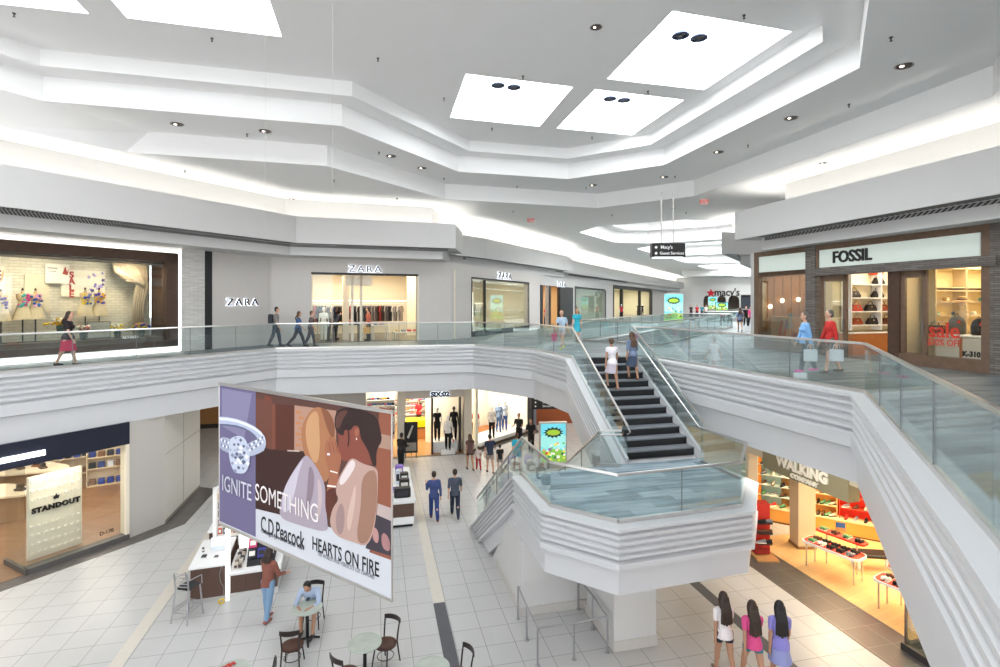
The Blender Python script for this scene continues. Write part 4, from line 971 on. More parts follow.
AP([(290,150),(320,100),(380,95),(340,150),(320,210),(298,215)], '5a3830', 'printed_hair', True, c2); AP([(365,200),(372,200),(385,270),(375,330),(368,330),(376,270)], '2e1b1a', 'printed_hair', True, c2)
AP([(415,215),(435,205),(445,235),(430,270),(415,255)], 'a0604a', 'printed_ear', True, c2); AP([(423,272),(430,270),(430,284),(423,284)], 'efe6de', 'printed_earring', False, c2)
AP([(225,350),(232,290),(247,285),(256,345),(250,262),(268,258),(285,335),(272,270),(288,272),(310,345),(335,400),(315,480),(305,585),(235,650),(240,590),(255,500),(235,430)], 'a0654b', 'printed_hand', True, c2)
for xx in (248,270,292): AP([(xx,295),(xx+3,295),(xx+18,370),(xx+14,370)], '7a4433', 'printed_crease', False, c2)
AP([(240,368),(258,368),(258,382),(240,382)], 'e8e4f0', 'printed_ring', False, c2)
AP([(306,454),(311,458),(318,468),(326,484),(326,500),(328,520),(329,533),(300,525),(280,518),(281,503),(285,488),(291,476),(298,465)], 'a99dab', 'printed_shirt'); AP([(306,455),(300,470),(296,490),(290,512),(282,512),(284,490),(292,475)], 'c8c2d0', 'printed_shirt'); AP([(310,462),(316,475),(313,500),(306,512),(308,488)], '8a7a86', 'printed_fold'); AP([(318,475),(323,486),(322,512),(317,525),(319,500)], 'c0aeb0', 'printed_fold')
AP([(326,490),(338,486),(336,505),(330,520),(326,510)], '5a2c24', 'printed_shadow')
AP([(352,456),(345,468),(339,478),(336,492),(340,499),(333,508),(330,524),(337,536),(352,541),(368,547),(375,530),(378,505),(379,478),(378,467),(364,464)], 'b99a90', 'printed_shirt'); AP([(353,458),(345,470),(339,482),(343,486),(352,474),(357,464)], 'dccfcf', 'printed_collar')
AP([(378,470),(378,508),(370,544),(356,542),(362,505),(362,480),(369,470)], '9a7462', 'printed_fold'); AP([(342,500),(346,512),(344,534),(338,534),(336,515)], '9c8280', 'printed_fold'); AP([(357,480),(356,505),(350,535),(347,520),(352,498)], 'cdb2a6', 'printed_fold')
AP([(331,470),(338.5,472),(338.5,473.4),(331,471.4)], 'efe6de', 'printed_bracelet', False); AP([(328,484.5),(337,485.5),(337,487.2),(328,486.4)], 'efe6de', 'printed_bracelet', False)
AP([(373,530),(376,526),(380,533),(379,544),(374,540)], 'b98c88', 'printed_flower'); AP([(382,534),(386,532),(391,540),(391,552),(383,548)], 'a87a7a', 'printed_flower')
# ring: an upright band seen from the side, with shoulders full of small stones and a round stone
def bandp(outer, inner, colr): AP(outer+inner[::-1], colr, 'printed_ring', False, c1)
o_ = [(40,232),(100,236),(170,250),(240,275),(300,305),(345,340),(375,380),(384,420),(380,460),(365,490)]
i_ = [(40,300),(100,302),(170,312),(225,330),(270,355),(305,385),(318,405),(322,420),(318,435),(305,450)]
bandp(o_, i_, 'b7c0d8'); bandp([(x,y+6) for x,y in o_[:8]], [(x,y+26) for x,y in o_[:8]], 'e6ebf6'); bandp([(x,y-14) for x,y in i_[:8]], [(x,y) for x,y in i_[:8]], '626a86')
AP([(365,490),(380,450),(384,415),(350,400),(300,405),(240,440),(220,500),(260,530),(310,515)], 'b4bcd2', 'printed_ring', True, c1); AP([(40,385),(90,385),(140,410),(170,450),(150,520),(100,500),(40,470)], 'a9b1c9', 'printed_ring', True, c1)
for i in range(8):
    for j in range(2):
        x_, y_ = 55+i*13, 405+j*38+i*5; AP([(x_-6,y_),(x_,y_-13),(x_+6,y_),(x_,y_+13)], ('f4f7ff','717a97')[(i+j)%2], 'printed_facet', False, c1)
        x_, y_ = 250+i*16, 480-i*7-j*36+(4-i)*3; AP([(x_-8,y_),(x_,y_-14),(x_+8,y_),(x_,y_+14)], ('f4f7ff','717a97')[(i+j+1)%2], 'printed_facet', False, c1)
AP([(118,400),(150,380),(190,372),(230,390),(255,440),(270,520),(262,600),(235,650),(190,655),(150,640),(125,580),(110,500)], 'c9d1e4', 'printed_diamond', True, c1)
rr_ = random.Random(5)
for i in range(30):
    a = i*2.4; r_ = 8+i*2.2; x_, y_ = 190+r_*1.05*math.cos(a), 515+r_*1.9*math.sin(a); k_ = rr_.uniform(9,17)
    AP([(x_-k_,y_),(x_-k_*.2,y_-k_*1.2),(x_+k_,y_-k_*.1),(x_+k_*.1,y_+k_*1.2)], rr_.choice(('ffffff','5f6784','8f98b4','eef2fb','aab2ca')), 'printed_facet', False, c1)
def btext(body, xa, xb, yc, h_, colr, off=0., nm='lettering', lift=-.0105):
    """lettering fitted between two picture columns"""
    pa_ = A([c3(xa, yc[0])])[0]; pb_ = A([c3(xb, yc[1])])[0]; wid = (pb_[0]-pa_[0])*BW; vm = (pa_[1]+pb_[1])/2
    o = text(body, 1.0, hm(colr,.6), ban, nm, (0,0,0), .003, off)
    xs_ = [v.co.x for v in o.data.vertices]; zs_ = [v.co.z for v in o.data.vertices]; w0 = max(xs_)-min(xs_); hh = max(zs_)-min(zs_)
    o.data.transform(Matrix.Translation((-(max(xs_)+min(xs_))/2, 0, -(max(zs_)+min(zs_))/2))); o.data.transform(Matrix.Diagonal((wid/w0,1,h_/hh,1)))
    o.location = ((pa_[0]+pb_[0])/2*BW, lift, -vm*hb); return o
btext('IGNITE', 72, 160, (310,340), .36, 'c9cbd8', lift=-.034); btext('SOMETHING', 172, 362, (342,398), .36, 'e8e2e2', lift=-.034)
btext('C.D.Peacock', 186, 318, (440,482), .34, '1c1c22', .008); btext('Chicagos Jeweller Since 1837', 186, 318, (462,506), .13, '5a5a66')
btext('HEARTS ON FIRE', 342, 544, (500,568), .26, '1c1c22', .008); btext("THE WORLD'S MOST PERFECTLY CUT DIAMOND", 358, 530, (530,592), .08, '7a7a86')
for u_ in (.33,.72):
    q = Vector((BW*u_,0,0)); MB().cyl((q.x,0,.03),(q.x,0,H3-zt_-.05),.0015,n=6).build('hanging_wire', steel, ban)

# ---------------------------------------------------------------- unseen area lamps added to brighten the ground floor under the walkways
ll = 0
for (u_, v_, e_) in ((-9.5,9,110),(-9.5,15,110),(-8.5,21,120),(-4.5,26.5,150),(0,27.5,150),(4.5,28,150),(8.5,23,130),(9.6,17,120),(9.9,11,110),(10.2,5,90),(-3,33,180),(5,36,180),(-12,25,150),(12,30,160)):
    q = uv(u_, v_, 3.6); ld = bpy.data.lights.new('walkway_fill_light','AREA'); ld.shape = 'SQUARE'; ld.size = 1.6; ld.energy = e_*LOW; ld.color = (1,.95,.88)
    o = bpy.data.objects.new('walkway_fill_light', ld); COL.objects.link(o); o.location = q
# ---------------------------------------------------------------- ground floor shops
navy = hm('1d2030', .35)
lp0, lp1 = P(25.5,575.5), P(129,538.5); dl = (lp1-lp0).normalized()
LF = Fr(tuple((lp0-dl*6)[:2]), tuple(lp1[:2])); L0 = LF.L-(lp1-lp0).length
LF.put(MB().box(0,LF.L,-.04,.2,3.02,3.72), 'wall_lower_left_header', navy, st=True)
LF.put(MB().box(L0,LF.L,-.05,.25,0,.16), 'trim_80', hm('5a5856',.4), st=True)
LF.put(MB().box(L0-.03,L0+.05,-.05,1.3,0,.16), 'trim_81', hm('5a5856',.4), st=True)
LF.put(MB().box(LF.L-.1,LF.L,-.03,.3,.16,3.02), 'trim_82', cream, st=True)
pane(tuple(LF.p0), tuple(LF.p1), L0, LF.L-.1, .16, 3.02, .08, 'window_70')
LF.put(MB().box(L0,L0+.015,.08,1.3,.16,3.02), 'window_71', shop_glass, st=True)
LF.put(MB().box(L0-6,L0,1.3,1.315,.02,3.02), 'window_72', shop_glass, st=True)
woodf = grid_floor('brown_wood_floor', hexc('8a6a50'), hexc('5a4030'), .35, .18, 1.4, var=.12, gw=.006, rot=-.5)
room(tuple(LF.p0), tuple(LF.p1), L0-5.8, LF.L+3.2, 11.5, 0, 3.4, hm('a08c74'), woodf, power=130, lights=3, col=(1,.87,.72), yr=2.7)
LF.put(MB().prism([(LF.L,.2),(LF.L+1.1,.45),(LF.L+3.1,2.4),(LF.L+3.1,2.75),(LF.L,2.75)], .003, .018), 'floor_shop', woodf, st=True)
t = LF.thing('shop_sign', 'short glowing white bar sign on the navy header at the far left edge', 'sign', LF.x(0)+.2, -.06, 3.3)
MB().rbox(-.6,.75,-.03,0,-.07,.07,.03).build('light_bar', emis('sign_white',(1,1,1),3), t)
xa_, xb_ = LF.x(41.5), LF.x(92)
for q_ in (.3,.75):
    ld = bpy.data.lights.new('display_lamp','AREA'); ld.size = .5; ld.energy = 11; ld.color = (1,.88,.72); o = bpy.data.objects.new('display_lamp', ld); COL.objects.link(o); o.matrix_world = LF.M @ Matrix.Translation((xa_+(xb_-xa_)*q_, .3, 3.0)) @ Matrix.Rotation(R(20),4,'X')
t = LF.thing('sign_board_stand', 'tall white studded display panel with black lettering behind the ground floor glass', 'sign board', xa_-.0, .85, .02)
pw = xb_-xa_+.12; MB().rbox(0,pw,0,.12,0,2.42,.03).build('board', hm('e9dfcc',.6), t)
st_ = MB()
for r_ in range(9):
    for c_ in range(8):
        if 4 <= r_ <= 5: continue
        st_.cyl((pw*(c_+.6)/8.2, .0, .18+r_*.26), (pw*(c_+.6)/8.2, -.02, .18+r_*.26), .045, .04, 10)
st_.build('studs', hm('efe7d8',.5), t)
text('STANDOUT', .2, black, t, 'lettering', (pw/2,-.03,1.42), .03, .012, sp=1.15)
MB().xz([(-.06,0),(.06,0),(.08,.13),(.03,.07),(0,.16),(-.03,.07),(-.08,.13)], -.02, 0).build('crown_mark', black, t, (pw/2,0,1.62))
text('D-170', .15, black, LF.thing('shop_number','black unit number low on the ground floor window corner','sign', LF.L-.6,.06,.42), 'lettering', (0,0,0), .004, .004)
def blob_counter(px, py, r, lab, rz=0):
    p = P(px,py,.95); t = thing('island_counter', lab, 'counter', (p.x,p.y,.02), rz)
    pts = [(r*(1+.16*math.cos(3*a+.5))*math.cos(a), .62*r*(1+.16*math.cos(3*a))*math.sin(a)) for a in [i*math.pi/18 for i in range(36)]]
    MB().prism(pts, .88, .95).build('worktop', hm('f0e4cc',.4), t)
    MB().prism([(a*.72,b*.72) for a,b in pts], .0, .88).build('base', hm('9a7c5e',.5), t)
    return t, p
def ctop(p, dx, dy, z, lab, m, sz, nm='display_tray', cat='display tray', g=None):
    t = thing(nm, lab, cat, (p.x+dx,p.y+dy,z), random.uniform(-.6,.6), g)
    MB().rbox(-sz[0]/2,sz[0]/2,-sz[1]/2,sz[1]/2,0,sz[2]*.35,.01).build('base', m, t); MB().rbox(-sz[0]*.35,sz[0]*.35,-sz[1]*.3,sz[1]*.3,sz[2]*.35,sz[2],.01).build('stand', hm('2b2523',.4), t)
c_, p_ = blob_counter(30, 468, 1.35, 'wavy-topped pale island counter farther inside the navy-fronted shop')
for i,(a,b) in enumerate(((-.7,.1),(-.2,-.2),(.15,.15),(.6,-.1))): ctop(p_, a, b, .97, 'small brown display stand on the farther wavy counter', hm(('8a5a40','5a4436')[i%2]), (.3,.2,.22), g='stands on the farther wavy counter')
c_, p_ = blob_counter(-4, 492, 1.2, 'wavy-topped pale island counter cut by the left picture edge')
ctop(p_, .75, .1, .97, 'dark display stand on the nearer wavy counter', hm('3a302c'), (.3,.2,.22))
# back of the shop: shelf unit with blue and dark goods
for (px_, py_, w_, lab) in ((77,452,2.2,'low shelf unit with blue goods at the back of the navy-fronted shop'),(106,462,1.3,'shelf unit with dark goods right of the white display panel')):
    p = P(px_,py_+14,.4); t = thing('shelf_unit', lab, 'shelf', (p.x,p.y,.02), .55)
    MB().box(-w_/2,w_/2,.3,.34,0,1.5).box(-w_/2,-w_/2+.04,0,.3,0,1.5).box(w_/2-.04,w_/2,0,.3,0,1.5).box(-w_/2,w_/2,0,.3,.0,.06).box(-w_/2,w_/2,0,.3,.7,.74).box(-w_/2,w_/2,0,.3,1.15,1.19).build('frame', hm('d8c6a8'), t)
    for k_ in range(int(w_/.3)):
        for zz_ in (.06,.74,1.19): MB().rbox(-w_/2+.08+k_*.3,-w_/2+.30+k_*.3,.05,.25,zz_,zz_+.22,.02).build('boxed_goods', hm(random.choice(('2c3f8a','3a4fa8','cfd4e4','20242e','7a5a44'))), t)
# grey and white walls right of it
a_, b_, c_ = P(129,538.5), P(165,524), P(200,487.5)
def wseg(p0, p1, z0_, z1_, nm, m, th=.25):
    loc, rz, L = front(p0[:2], p1[:2], 0); return struct(MB().box(0,L,0,th,z0_,z1_).build(nm, m, None, loc, rz))
wseg(a_, b_, 0, 3.72, 'wall_lower_grey', hm('bdb8b2',.6)); wseg(b_, c_, .12, 3.72, 'wall_lower_white', hm('e2dfd6',.5)); wseg(b_, c_, 0, .12, 'baseboard_lower', hm('9a9488'))
loc, rz, L = front(b_[:2], c_[:2], 0)
struct(MB().box(L*.48,L*.48+.015,-.012,0,.12,3.6).box(0,L,-.012,0,2.35,2.365).build('trim_83', hm('b4b0a8'), None, loc, rz))
wseg(c_, c_+Vector((-2.2,-.3,0)), 0, 3.72, 'wall_lower_return', white_wall)
wseg(Vector((-30,31.,0)), Vector((-9,35.6,0)), 0, 3.72, 'wall_lower_far', hm('cdbfa6',.6)); wseg(Vector((-30,30.9,0)), Vector((-9,35.5,0)), 0, .35, 'baseboard_far', hm('3c3632'))
t = thing('wood_cabinet', 'orange-brown wooden cabinet on a dark plinth glimpsed left of the banner', 'cabinet', P(213,428), R(13)); MB().rbox(-.8,1.2,0,.5,.25,1.35,.02).build('body', hm('a87848'), t); MB().box(-.82,1.22,-.02,.5,0,.25).build('plinth', hm('3a342f'), t)

# ---- merchandise shoes
SHOE = {}
def shoe_mesh(colr, sole='e8e4dc'):
    k_ = (colr, sole)
    if k_ in SHOE: return SHOE[k_]
    b = MB(); b.cap((0,-.10,.055),(0,-.02,.06),.04,.04); b.cap((0,-.02,.055),(0,.11,.035),.042,.034); b.cap((0,-.10,.09),(0,-.05,.085),.034,.03)
    o = remesh(b, 'shoe_upper', hm(colr,.6), .014, 2); me = o.data; bpy.data.objects.remove(o)
    n0 = len(me.polygons); bm = bmesh.new(); bm.from_mesh(me); me.materials.append(hm(sole,.6))
    s_ = MB().prism([(-.036,-.14),(.036,-.14),(.042,-.05),(.038,.04),(.042,.10),(.02,.15),(-.02,.15),(-.042,.10),(-.038,.04),(-.042,-.05)], 0, .024)
    vs = [bm.verts.new(v) for v in s_.v]
    for f in s_.f: q = bm.faces.new([vs[i] for i in f]); q.material_index = 1
    bm.to_mesh(me); bm.free(); SHOE[k_] = me; return me
CN = {'d8342c':'red','1e1c1e':'black','e9e6e0':'white','7d7f86':'grey','3b6fb0':'blue','5f9a6a':'green','a87a4c':'tan','5b3a28':'brown','e87a9a':'pink','e8a23a':'orange','d9cdb8':'beige','2f3f5a':'navy'}
def shoe_row(fr, x0, x1, y, z, n, cols, where, group, rz=0., jit=.4, dbl=False, sc=1.):
    """single shoes set along a shelf; every one its own object"""
    for i in range(n):
        cl = random.choice(cols); x = x0+(x1-x0)*(i+.5)/n
        for k_ in ((-.05,.05) if dbl else (0,)):
            o = bpy.data.objects.new('shoe', shoe_mesh(cl, random.choice(('e8e4dc','2a2624')) if cl != '1e1c1e' else '2a2624')); COL.objects.link(o)
            o.location = fr.w(x+k_*sc, y, z+.001); o.rotation_euler.z = fr.rz+rz+(random.uniform(-jit,jit) if not dbl else 0); o.scale = (sc,)*3
            tag(o, '%s shoe on %s' % (CN[cl], where), 'shoe', group)
# ---- women's sports shop
sp0 = Vector((-7.55,24.98,0)); sp1 = P(471,452.8)
SF = Fr(tuple(sp0[:2]), tuple(sp1[:2])); sx = SF.x
offw = hm('cfc6b4', .6)
SF.put(MB().box(sx(352)-3,sx(366),-.05,.4,0,3.72), 'wall_lower_column_a', hm('a8a29a'), st=True)
SF.put(MB().box(sx(397.5),sx(405.5),-.1,.4,0,3.72), 'wall_lower_column_b', offw, st=True)
SF.put(MB().box(sx(464),sx(471.5),-.1,.4,0,3.72), 'wall_lower_column_c', offw, st=True)
SF.put(MB().box(sx(405.5),sx(464),-.05,.3,2.84,3.72), 'wall_lower_sign_header', hm('c2bab0'), st=True)
room(tuple(SF.p0), tuple(SF.p1), sx(366), sx(471)+.3, 7.6, 0, 3.45, hm('f0ead8'), hm('b98a58',.3), power=150, lights=2, col=(1,.93,.82))
t = SF.thing('shop_sign', 'dark blue lettering glowing on the header above the white mannequins', 'sign', (sx(427.5)+sx(452))/2, -.08, 3.01)
ww = sx(452)-sx(427.5)
text('SIX:02', .32, navy, t, 'lettering', (0,-.03,0), .03, .022, sx=ww/1.12); text('SIX:02', .32, emis('halo_white',(.75,.85,1),1.0), t, 'glowing_outline', (0,0,0), .02, .034, sx=ww/1.12)
def shelves(fr, x0, x1, y0, y1, zs, lab, m=whitep, back=None, h=None, th=.025):
    t = fr.thing('shelf_unit', lab, 'shelf', x0, y0, 0); L = x1-x0; d = y1-y0
    for z in zs: MB().box(0,L,0,d,z-th,z).build('shelf_board', m, t)
    MB().box(0,L,d,d+.03,min(zs)-.3,h or max(zs)+.4).build('back_panel', back or hm('efe6d2'), t); MB().box(-.03,0,0,d,min(zs)-.3,h or max(zs)+.4).box(L,L+.03,0,d,min(zs)-.3,h or max(zs)+.4).build('side_panel', m, t); return t
sc_ = ['d8342c','1e1c1e','e9e6e0','7d7f86','e87a9a','3b6fb0','e8a23a','e9e6e0']
zs_ = [.75,1.05,1.35,1.65,1.95,2.25,2.55]
shelves(SF, sx(366)+.05, sx(397)-.02, 1.6, 1.95, zs_, 'tall wall of sports shoes left of the off-white column')
for i, z in enumerate(zs_): shoe_row(SF, sx(366)+.1, sx(397)-.1, 1.77, z, 10, sc_, 'shelf %s of the shoe wall left of the off-white column' % ('one two three four five six seven'.split()[i]), 'sports shoes left of the column', 1.2)
zs2 = [.35,.62,.9,1.18,1.46,1.74]
shelves(SF, sx(405)-.6, sx(464)+.5, 6.9, 7.25, zs2, 'long back wall of sports shoes behind the yellow counter')
for i, z in enumerate(zs2): shoe_row(SF, sx(405)-.5, sx(464)+.4, 7.07, z, 15, sc_, 'row %s of the shoe wall behind the yellow counter' % ('one two three four five six'.split()[i]), 'sports shoes behind the yellow counter', 1.2)
yc = SF.thing('service_counter', 'bright yellow-topped wooden counter inside the sports shop', 'counter', sx(406)+.1, 3.2, .02)
MB().rbox(0,sx(455)-sx(406),0,.8,.62,1.05,.03).build('yellow_top', hm('f5d60a',.35), yc); MB().box(.05,sx(455)-sx(406)-.05,.05,.75,0,.62).build('wooden_base', hm('c4864c',.4), yc); MB().box(0,sx(455)-sx(406),-.01,.0,.60,.66).build('dark_rail', black, yc)
# mannequin bay
mb0, mb1 = sx(433), sx(460.5)
t = SF.thing('portal', 'black upright frame round the white mannequin bay in the sports shop front', 'portal', mb0, .1, 0)
MB().box(-.06,.02,0,.25,0,2.84).box(mb1-mb0-.04,mb1-mb0+.04,0,.25,0,2.84).build('posts', black, t)
t = SF.thing('display_plinth', 'stepped white plinth carrying three mannequins under the glowing blue sign', 'plinth', mb0+.05, .1, 0)
MB().rbox(0,mb1-mb0-.12,.25,1.1,0,.55,.02).build('upper_block', whitep, t); MB().rbox(.35,1.05,-.15,.25,0,.25,.02).build('lower_block', whitep, t)
MP = dict(th=(4,-4),kn=(2,4),arm=((-4,12,20),(4,12,14)),lean=0)
def manq(label, p, rz, top, bottom, bk='pants', sk='w', h=1.72, **k): return human(label, p, rz, h, MP, sk, None, 0, top, k.get('sl',.4), bottom, bk, k.get('shoe','222222'), True, None, .015, 'mannequin', 'mannequin', False)
manq('black-dressed mannequin at the left of the white plinth', SF.w(mb0+.3,.7,.55), 190, '141416', '141416', sk='w')
manq('front mannequin in white top and black leggings on the low plinth block', SF.w(mb0+.75,.05,.25), 190, 'ece9e2', '141416', sl=1.2)
manq('black-dressed mannequin at the right of the white plinth', SF.w(mb0+1.15,.7,.55), 190, '17171a', '202024', sk='k')
o = bpy.data.objects.new('shoe', shoe_mesh('d8342c')); COL.objects.link(o); o.location = SF.w(mb1-.3,.35,.551); tag(o, 'red shoe standing on the right of the white mannequin plinth', 'shoe')
# angled window to its right
s2a = Vector((sp1.x,sp1.y,0)); s2b = P(531,432.5); SG = Fr(tuple(s2a[:2]), tuple(s2b[:2]))
room(tuple(SG.p0), tuple(SG.p1), .15, SG.L-.1, 3.2, 0, 3.55, hm('f2ecdc'), hm('b0713c',.4), power=130, lights=1, col=(1,.94,.85))
t = SG.thing('window_platform', 'white window platform with a dark edge under the clothed mannequins', 'platform', .1, 0, 0)
MB().rbox(0,SG.L-.3,.05,1.5,.12,.32,.02).build('platform_top', whitep, t); MB().box(.02,SG.L-.32,.0,1.45,0,.12).build('dark_edge', hm('5a4a3e'), t)
for (px_, dy, tp, bt, sl_, lab) in ((484,.6,'d8344a','6a4a3c',.6,'mannequin in red top by the left column of the angled window'),(497,.35,'d8d4cc','1a1a1e',1.2,'mannequin in black and white outfit at the middle of the angled window'),(510,.8,'8ea6c4','5a78a8',1.4,'mannequin in pale blue jacket and jeans in the angled window'),(516,.8,'d6dce4','4a66a0',.6,'mannequin in white top and blue jeans at the right of the angled window')):
    manq(lab, SG.w(SG.x(px_), dy, .32), 190, tp, bt, sl=sl_)
def garment(colr, ln=.85):
    b = MB(); w_ = .21
    prof_ = [(-.05,0),(-w_,-.06),(-w_-.07,-.32),(-w_+.0,-.34),(-w_+.04,-.16),(-w_+.05,-ln),(w_-.05,-ln),(w_-.04,-.16),(w_,-.34),(w_+.07,-.32),(w_,-.06),(.05,0),(0,-.03)]
    tr = geometry.tessellate_polygon([[Vector((a,c,0)) for a,c in prof_]]); n = len(prof_)
    b.v = [(a,-.025 if abs(a) > .1 else -.05,c) for a,c in prof_]+[(a,.025 if abs(a) > .1 else .05,c) for a,c in prof_]
    b.f = [tuple(t_) for t_ in tr]+[tuple(i+n for i in reversed(t_)) for t_ in tr]+[(i,(i+1)%n,(i+1)%n+n,i+n) for i in range(n)]
    return b.mesh('garment', hm(colr,.85))
GM = {}
def hang(fr, x, y, z, colr, ln, lab, group, rz=0., cat='hanging garment', sc=1.):
    if (colr,ln) not in GM:
        GM[(colr,ln)] = (garment(colr, ln), MB().tube([(-.17,0,-.05),(0,0,.02),(.17,0,-.05)],.008,5).tube([(0,0,.02),(0,0,.07),(.02,0,.09),(.03,0,.07)],.005,5).mesh('hanger', steel))
    g_, h_ = GM[(colr,ln)]
    t = bpy.data.objects.new('garment', None); COL.objects.link(t); t.location = fr.w(x,y,z); t.rotation_euler.z = fr.rz+rz; t.scale = (sc,)*3; tag(t, lab, cat, group)
    for nm, me in (('cloth', g_), ('hanger', h_)): o = bpy.data.objects.new(nm, me); COL.objects.link(o); o.parent = t
for i, (px_, cl, cn) in enumerate(((500,'3a3f9a','blue'),(504.5,'e8e8ea','white'),(510,'2f3c8c','navy blue'),(488,'5a5a5e','grey'))):
    hang(SG, SG.x(px_)-.9, 2.9, 2.5, cl, .85, '%s garment hung high on the back of the angled window' % cn, 'garments on the back of the angled window', sc=1.1)
for i in range(9):
    hang(SG, SG.x(474)+i*.14, 2.5, 1.55, ('5a6478','7a8aa4','2a2c34','8a8f98','c84a3a')[i%5], .85, 'garment on the lower rail of the angled window', 'garments on the lower rail of the angled window', R(70))
t = SG.thing('clothes_rail', 'steel clothes rail behind the mannequins of the angled window', 'clothes rail', SG.x(474)-.1, 2.5, 0); MB().tube([(0,0,.02),(0,0,1.63),(1.45,0,1.63),(1.45,0,.02)],.014).build('frame', steel, t)
# black pillar, direction sign, poster stand and things beyond
SG.put(MB().box(SG.L-.06,SG.L+.12,-.1,.3,0,3.72), 'trim_84', black, st=True)
SG.put(MB().box(SG.L+.12,SG.L+.4,-.1,.3,0,3.72), 'trim_85', hm('8a8f98'), st=True)
p = P(549,402,2.35); t = thing('hanging_directory_sign', 'black ground floor direction sign with white lines of writing, above the poster stand', 'sign', p, .1)
MB().rbox(-.95,.95,-.05,.05,-.36,.36,.02).build('sign_board', hm('1a191b',.4), t)
for i, w_ in enumerate(('Restrooms','Lockers','Elevator')): text(w_, .15, whitep, t, 'lettering', (-.1,-.056,.2-.2*i), .004, .002, 'LEFT' if False else 'CENTER'); MB().cbox((-.72,-.054,.2-.2*i),(.08,.006,.08),ry=R(45)).build('arrow_mark', whitep, t)
MB().cyl((-.6,0,.36),(-.6,0,1.26),.02).cyl((.6,0,.36),(.6,0,1.26),.02).build('rods', steel, t)
wseg(Vector((1.9,32.5,0)), Vector((7.5,33.8,0)), 0, 1.35, 'wall_lower_orange', hm('a85a34',.5)); wseg(Vector((1.9,33.5,0)), Vector((14,36.5,0)), 0, 3.72, 'wall_lower_back', hm('8a5a44',.6))
wseg(Vector((9.2,30.0,0)), Vector((11.2,19.3,0)), 0, 3.72, 'wall_lower_pale', hm('d8d2c8',.5))
def poster(label, p, rz, w_, h_, zb_, seed, name='poster_stand', frame='b8b2a8', emi=.35):
    t = thing(name, label, 'poster stand', p, rz); rr = random.Random(seed)
    MB().rbox(-w_/2-.07,w_/2+.07,-.08,.08,zb_-.07,zb_+h_+.07,.02).build('frame', hm(frame,.4), t)
    if zb_ > .1: MB().rbox(-w_/2-.1,w_/2+.1,-.16,.16,0,.1,.02).box(-w_/2,w_/2,-.05,.05,.1,zb_-.07).build('base', hm(frame,.5), t)
    def em(c): return mat('lit_'+c, hexc(c), .4, emit=hexc(c), es=emi)
    MB().box(-w_/2,w_/2,-.088,-.081,zb_,zb_+h_).build('lit_poster', em('6fd0e0'), t)
    def blob(cx, cy, r, c, k=8, l=1, st=.2, ry=.9):
        pts = [((cx+r*(1+st*((i%2)*2-1))*math.cos(2*math.pi*i/k)), (cy+r*ry*(1+st*((i%2)*2-1))*math.sin(2*math.pi*i/k))) for i in range(k)]
        MB().xz([(max(-w_/2,min(w_/2,a)), max(zb_,min(zb_+h_,b))) for a,b in pts], -.089-.0009*l, -.088-.0009*l).build('printed_shape', em(c), t)
    blob(0, zb_+h_*.55, w_*.7, '9be0dc', 12, 1, .04, .5); blob(0, zb_+h_*.05, w_*.75, '86b84a', 14, 2, .05, .6); blob(0, zb_+h_*.77, w_*.36, '14302c', 26, 3, .16, .55); blob(0, zb_+h_*.77, w_*.27, '9ec23a', 18, 4, .05, .42)
    for i in range(34): blob(rr.uniform(-.45,.45)*w_, zb_+h_*rr.uniform(.04,.50), w_*rr.uniform(.035,.075), rr.choice(('e8d84a','c8502e','f4f4ee','3a8f5a','5fae4a','e0a84a','4aa0b0','8a6a9a','2c5a3c','f4f4ee')), rr.choice((6,7,8,10)), 5+i, .12)
    return t
poster('lit game poster in a pale frame standing on the ground floor beside the stairs', P(553,467), R(6), 1.15, 1.75, .25, 3)
# stand with easel
t = thing('easel_sign', 'black easel board left of the yellow counter entrance', 'easel sign', P(411,458), R(8))
MB().rbox(-.32,.32,-.03,.03,.25,1.75,.02).build('board', hm('1b1918',.4), t); MB().box(-.25,.25,-.036,-.03,.35,.75).build('pale_print', hm('8a857c'), t); MB().xz([(-.2,1.0),(.05,1.6),(.12,1.55),(-.1,.95)],-.036,-.03).build('slanted_print', hm('b8b4ac'), t); MB().cyl((-.25,0,0),(-.25,0,.3),.02).cyl((.25,0,0),(.25,0,.3),.02).cyl((0,.4,0),(0,0,1.4),.015).build('legs', black, t)

# ---- shoe shop on the right
WL = Fr((6.75,21.7),(9.75,9.1)); wx = WL.x
olive = hm('8a8468', .6)
WL.put(MB().box(wx(764),wx(850),-.05,.3,2.5,3.72), 'wall_lower_olive_header', olive, st=True)
WL.put(MB().box(wx(850),WL.L,-.02,.3,2.95,3.72), 'wall_lower_beige_header', hm('c4b89c'), st=True)
WL.put(MB().box(wx(745),wx(764),-.02,.3,2.75,3.72).box(wx(745),wx(749),-.02,.3,0,2.75), 'wall_lower_beige_post', hm('c9bfa8'), st=True)
WL.put(MB().box(0,wx(745)-.02,0,.3,0,3.72), 'wall_lower_beige', hm('c4b49a'), st=True)
t = WL.thing('shop_sign', 'cream two-line lettering on the olive header', 'sign', wx(803), -.07, 2.74)
lw = wx(822)-wx(781)
text('WALKING', .40, hm('f6f2e2',.5), t, 'lettering', (0,0,.14), .04, .02, sx=lw/1.5); text('COMPANY', .17, hm('f6f2e2',.5), t, 'lettering', (.1,0,-.13), .04, .008, sx=1.15)
mapl = grid_floor('pale_strip_floor', hexc('e2bf86'), hexc('b8905c'), .3, .12, 2.2, var=.08, gw=.004, rot=-A1)
WL.put(MB().box(wx(749),WL.L+4,.02,9,.003,.015), 'floor_shoe_shop', mapl, st=True)
WL.put(MB().box(wx(745),WL.L+4,.3,9,3.3,3.35), 'ceiling_shoe_shop', hm('e8e0cc'), st=True)
